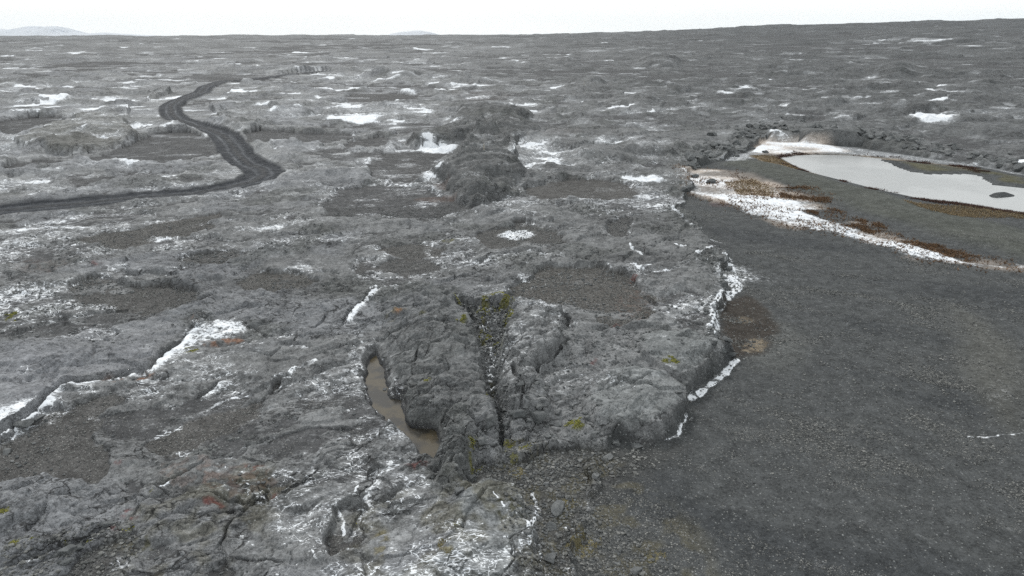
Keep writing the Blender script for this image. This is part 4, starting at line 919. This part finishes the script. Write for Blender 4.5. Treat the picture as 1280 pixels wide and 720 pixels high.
# ------------------------------------------------------------------ moss and heath tufts
def veg_mat(name, a, b):
    m = bpy.data.materials.new(name); g = NT_(nodes_of(m))
    t = g.n('ShaderNodeAttribute', attribute_name='tone').outputs['Fac']
    bs = g.n('ShaderNodeBsdfPrincipled', {'Base Color': g.mix(t, a, b), 'Roughness': .9, 'Specular IOR Level': .1})
    g.n('ShaderNodeOutputMaterial', {0: bs.outputs[0]}); return m
def vegw(lst, w=.15):
    o = np.zeros((NR, NC), f32)
    for c in lst: o = np.maximum(o, blob(ell(*c, 10), 1, w, 's'))
    return o
scatter('moss', vegw([(609, 380, 13, 9), (630, 379, 11, 8), (636, 402, 6, 14), (608, 412, 6, 12), (622, 430, 5, 12), (612, 490, 5, 12), (571, 375, 6, 2), (575, 408, 5, 3), (533, 481, 3, 2), (594, 575, 8, 10), (720, 538, 9, 4), (838, 474, 9, 3), (18, 393, 9, 5), (10, 644, 8, 3),
                      (20, 684, 10, 3), (45, 680, 7, 3), (75, 682, 6, 3), (105, 678, 6, 3), (153, 660, 5, 3), (194, 619, 4, 2), (455, 652, 4, 3), (568, 682, 5, 2), (240, 440, 7, 2), (650, 560, 20, 4)]) * ss(nz(.5, 161, 120) + .6 * nz(.2, 162, 60), -.1, .3), 9000, .015, .045, I1, F1_,
        veg_mat('moss_green', (.075, .080, .022), (.23, .22, .055)), 'yellow-green moss cushions on the lava and in the cleft', 'moss', 11, flatn=.6, up=.1)
scatter('dead_grass', vegw([(708, 632, 9, 6), (650, 590, 10, 6), (725, 685, 20, 12), (820, 700, 9, 7), (560, 700, 7, 12)]) * ss(nz(.5, 163, 120), -.1, .3), 1500, .015, .045, I1, F1_,
        veg_mat('dead_grass_tan', (.10, .09, .05), (.20, .175, .10)), 'tan dead grass tufts in the silt near the bottom edge', 'dead grass', 12, flatn=.8, up=.1)
blade_V = np.array([(-.18, 0, 0), (.18, 0, 0), (.5, .2, 1.), (-.12, -.1, 0), (.1, .15, 0), (-.5, -.3, .9), (0, -.2, 0), (0, .2, 0), (.1, -.6, 1.1)]); blade_F = np.array([(0, 1, 2), (3, 4, 5), (6, 7, 8)])
hw = (ss(sdf(P((1008, 264), (1050, 262), (1085, 278), (1120, 292), (1160, 305), (1200, 315), (1262, 324), (1262, 334), (1205, 326), (1160, 314), (1118, 302), (1080, 290), (1040, 277)), 4), -.7, .4)
      + ss(sdf(P((972, 236), (1010, 238), (1038, 248), (1035, 254), (1000, 250), (975, 248)), 4), -.7, .4))
hnoise = ss(nz(3.5, 172, 400, rot=-.45, sx=2.2) + .6 * nz(1.1, 173, 300), -.15, .3)
scatter('heath', (hw * (.05 + hnoise) + .03 * heathk * (sB < .3) + .1 * ss(sB, -1, 0) * hnoise), 7500, .10, .26, blade_V, blade_F, veg_mat('heath_rust', (.10, .065, .042), (.27, .18, .115)), 'rusty brown dwarf heath in the snowy hollow', 'heath', 13, flatn=.7, up=0)
SH2 = P((1056, 224), (1105, 236), (1152, 246), (1196, 252), (1240, 259), (1290, 265), (1290, 270), (1236, 262), (1190, 256), (1140, 248), (1090, 236))
rimw = ss(sdf(SH2, 4), -1, .5) + ss(-np.abs(sPond + 1.6), -1.4, -.3) * (Y > 95) * ss(nz(9, 171, 400), -.1, .2)
scatter('shore_heath', rimw * ss(nz(5, 175, 400) + .5 * nz(2, 176, 300), -.25, .3), 8000, .12, .28, blade_V, blade_F, veg_mat('heath_dark', (.065, .045, .04), (.16, .095, .075)), 'dark reddish dwarf heath along the pond shore', 'heath', 14, flatn=.7, up=0)
TG = [P((1135, 256), (1180, 258), (1230, 262), (1290, 266), (1290, 274), (1240, 270), (1200, 272), (1170, 266))]
scatter('dry_grass', ss(sdf(TG[0], 4), -1, .5) + .5 * ss(sT, -.6, .6) + .5 * blob(P((905, 228), (940, 224), (968, 238), (960, 246), (925, 246)), 1, .5), 9000, .10, .24, blade_V, blade_F,
        veg_mat('dry_grass_ochre', (.17, .13, .08), (.40, .32, .21)), 'ochre dry grass near the pond shore', 'grass', 15, flatn=.6, up=0)

# ------------------------------------------------------------------ marker posts
M_W = stone_mat('weathered_wood', (.30, .27, .22), (.42, .39, .33))
def post(px, py, hgt, lab):
    x, y, z = seat(px, py)
    e = link(bpy.data.objects.new('marker_post', None)); e.location = (x, y, z - .15); tag(e, lab, 'marker post', 'marker posts on the lava')
    def prism(name, r0, r1, z0, z1, n, mat):
        V = []
        for zz, rr in ((z0, r0), (z1, r1)):
            for k in range(n): a = 2 * math.pi * k / n + .4; V.append((rr * math.cos(a), rr * math.sin(a), zz))
        V += [(0, 0, z1 + r1 * .5), (0, 0, z0)]
        Fs = [[k, (k + 1) % n, n + (k + 1) % n, n + k] for k in range(n)] + [[n + k, n + (k + 1) % n, 2 * n] for k in range(n)] + [[(k + 1) % n, k, 2 * n + 1] for k in range(n)]
        me = bpy.data.meshes.new(name); me.from_pydata(V, [], Fs); me.materials.append(mat); me.update()
        attr(me, 'tone', 'FLOAT', 'POINT', 'value', np.full(len(V), .6)); return link(bpy.data.objects.new(name, me), e)
    prism('stake', .07, .06, 0, hgt, 8, M_W); prism('foot_stones', .30, .16, -.05, .32, 7, M_ST)
post(605, 190, 1.25, 'short pale post standing on the peak of the dark lava hump')
post(730, 108, 2.0, 'pale post on the lava ridge far behind the peaked hump')

# ------------------------------------------------------------------ distant snowy mountains
def mountain(name, prof, dist, depth, label, seed, snowc=.50):
    """prof: (photo x, photo y of the crest); the ridge stands at its own distance with real depth"""
    r = np.random.default_rng(seed); V = []; nx, ny = 140, 26
    xs = np.linspace(prof[0][0], prof[-1][0], nx)
    hs = np.interp(xs, [p[0] for p in prof], [p[1] for p in prof])
    for j in range(ny):
        v = j / (ny - 1) * 2 - 1
        for i in range(nx):
            k = dist / (F * math.cos(PITCH) + (360 - HOR) * math.sin(PITCH))
            x = (xs[i] - 640) * k; crest = (HOR - hs[i]) * k * .94 + CAM_H
            p = math.exp(-(abs(v) * 1.6) ** 1.7)
            z = -95 + (crest + 95) * p
            e = perlin(np.array([xs[i] / 14.]), np.array([v * 3. + seed]), 5)[0] + .5 * perlin(np.array([xs[i] / 5.]), np.array([v * 7. + seed]), 6)[0]
            z += e * 22 * p * (abs(v) ** .5) * min(1, (crest) / 150)
            V.append((x, dist + v * depth, z))
    V = np.array(V); q = [(j * nx + i, j * nx + i + 1, (j + 1) * nx + i + 1, (j + 1) * nx + i) for j in range(ny - 1) for i in range(nx - 1)]
    m = bpy.data.materials.new(name + '_snow'); g = NT_(nodes_of(m)); ge = g.n('ShaderNodeNewGeometry')
    zn = g.n('ShaderNodeSeparateXYZ', {0: ge.outputs['Normal']}).outputs[2]; n_ = g.n('ShaderNodeTexNoise', {'Vector': ge.outputs['Position'], 'Scale': .006, 'Detail': 6, 'Roughness': .65}).outputs[0]
    c = g.mix(g.rng(g.m('ADD', zn, g.m('MULTIPLY', g.m('SUBTRACT', n_, .5), .5)), .84, .97), (.19, .22, .27), (snowc, snowc + .02, snowc + .05))
    g.n('ShaderNodeOutputMaterial', {0: g.n('ShaderNodeBsdfPrincipled', {'Base Color': c, 'Roughness': .9}).outputs[0]})
    tag(link(bpy.data.objects.new(name, mesh_np(name, V, np.array(q), m))), label, 'mountain', None, 'structure')
mountain('mountain', [(-150, 46), (-80, 36), (-20, 34), (10, 37), (25, 35.5), (45, 32.5), (60, 33.5), (72, 32.5), (80, 34), (95, 40), (110, 42), (130, 40.5), (150, 42), (175, 43.5), (200, 44.5), (230, 46)], 11000, 1500, 'faint snowy mountain range on the left horizon', 1)
mountain('mountain', [(480, 45.5), (490, 42), (500, 40), (515, 38.5), (525, 38), (535, 39.5), (543, 41.5), (555, 45.5)], 10500, 900, 'small snowy dome-shaped mountain near the middle of the horizon', 2)
mountain('mountain', [(820, 44), (860, 37), (905, 34.2), (940, 32.6), (985, 31), (1030, 29.8), (1090, 28.4), (1140, 27.6), (1200, 27), (1260, 26), (1400, 24)], 9500, 1500, 'thin line of snowy hills above the right horizon', 3, .56)

# ------------------------------------------------------------------ haze
def box(name, x0, x1, y0, y1, z0, z1, mat):
    V = [(x, y, z) for x in (x0, x1) for y in (y0, y1) for z in (z0, z1)]
    Fs = [(0, 1, 3, 2), (4, 6, 7, 5), (0, 4, 5, 1), (2, 3, 7, 6), (0, 2, 6, 4), (1, 5, 7, 3)]
    me = bpy.data.meshes.new(name); me.from_pydata(V, [], Fs); me.materials.append(mat); me.update(); return link(bpy.data.objects.new(name, me))
mh = bpy.data.materials.new('haze_air'); g = NT_(nodes_of(mh))
vol = g.n('ShaderNodeVolumePrincipled', {'Color': (.74, .86, 1.0, 1), 'Density': 1.6e-5, 'Anisotropy': 0.0})
g.n('ShaderNodeOutputMaterial', {1: vol.outputs[0]})
tag(box('haze', -18000, 18000, -18000, 18000, ht.min() - 6, 420, mh), 'thin pale haze over the whole lava field', 'haze', None, 'stuff')

# ------------------------------------------------------------------ light, sky, camera
sc = bpy.context.scene
w = bpy.data.worlds.new('World'); sc.world = w; w.use_nodes = True; g = NT_(w.node_tree); w.node_tree.nodes.clear()
SUN_EL, SUN_AZ = R(42), R(-20)         # azimuth measured from +Y towards +X
sky = g.n('ShaderNodeTexSky', sky_type='NISHITA', sun_disc=False, sun_elevation=SUN_EL, sun_rotation=SUN_AZ, air_density=1.0, dust_density=2.0, ozone_density=1.0)
tc = g.n('ShaderNodeTexCoord').outputs['Generated']
cn = g.n('ShaderNodeTexNoise', {'Vector': g.n('ShaderNodeMapping', {'Vector': tc, 'Scale': (1.2, 1.2, 4.)}).outputs[0], 'Scale': 1.6, 'Detail': 4}).outputs[0]
cloud = g.mix(g.rng(cn, .3, .7), (9.9, 10.3, 10.3), (10.9, 11.2, 11.2))
csky = g.mix(.9, sky.outputs[0], cloud)
bg = g.n('ShaderNodeBackground', {0: csky, 1: .098})
g.n('ShaderNodeOutputWorld', {0: bg.outputs[0]})
sl = bpy.data.lights.new('sun', 'SUN'); sl.energy = 1.5; sl.angle = R(11); sl.color = (1, .975, .94)
so = link(bpy.data.objects.new('sun', sl)); 
from mathutils import Vector
sd = Vector((math.sin(SUN_AZ) * math.cos(SUN_EL), math.cos(SUN_AZ) * math.cos(SUN_EL), math.sin(SUN_EL)))
so.rotation_euler = sd.to_track_quat('Z', 'Y').to_euler()
cd = bpy.data.cameras.new('camera'); cd.lens = 24; cd.sensor_width = 36; cd.clip_end = 40000; cd.clip_start = .5
co = link(bpy.data.objects.new('camera', cd)); co.location = (0, 0, CAM_H); co.rotation_euler = (math.pi / 2 - PITCH, 0, 0)
sc.camera = co
sc.view_settings.view_transform = 'Standard'; sc.view_settings.look = 'None'; sc.view_settings.exposure = 0.2; sc.view_settings.gamma = 1
sc.render.engine = 'CYCLES'
sc.cycles.use_denoising = False; sc.cycles.denoiser = 'OPENIMAGEDENOISE'; sc.cycles.denoising_input_passes = 'RGB_ALBEDO_NORMAL'
sc.cycles.use_adaptive_sampling = True; sc.cycles.adaptive_threshold = .02
sc.cycles.max_bounces = 3; sc.cycles.diffuse_bounces = 2; sc.cycles.volume_bounces = 0
print('done', time.time() - T0)
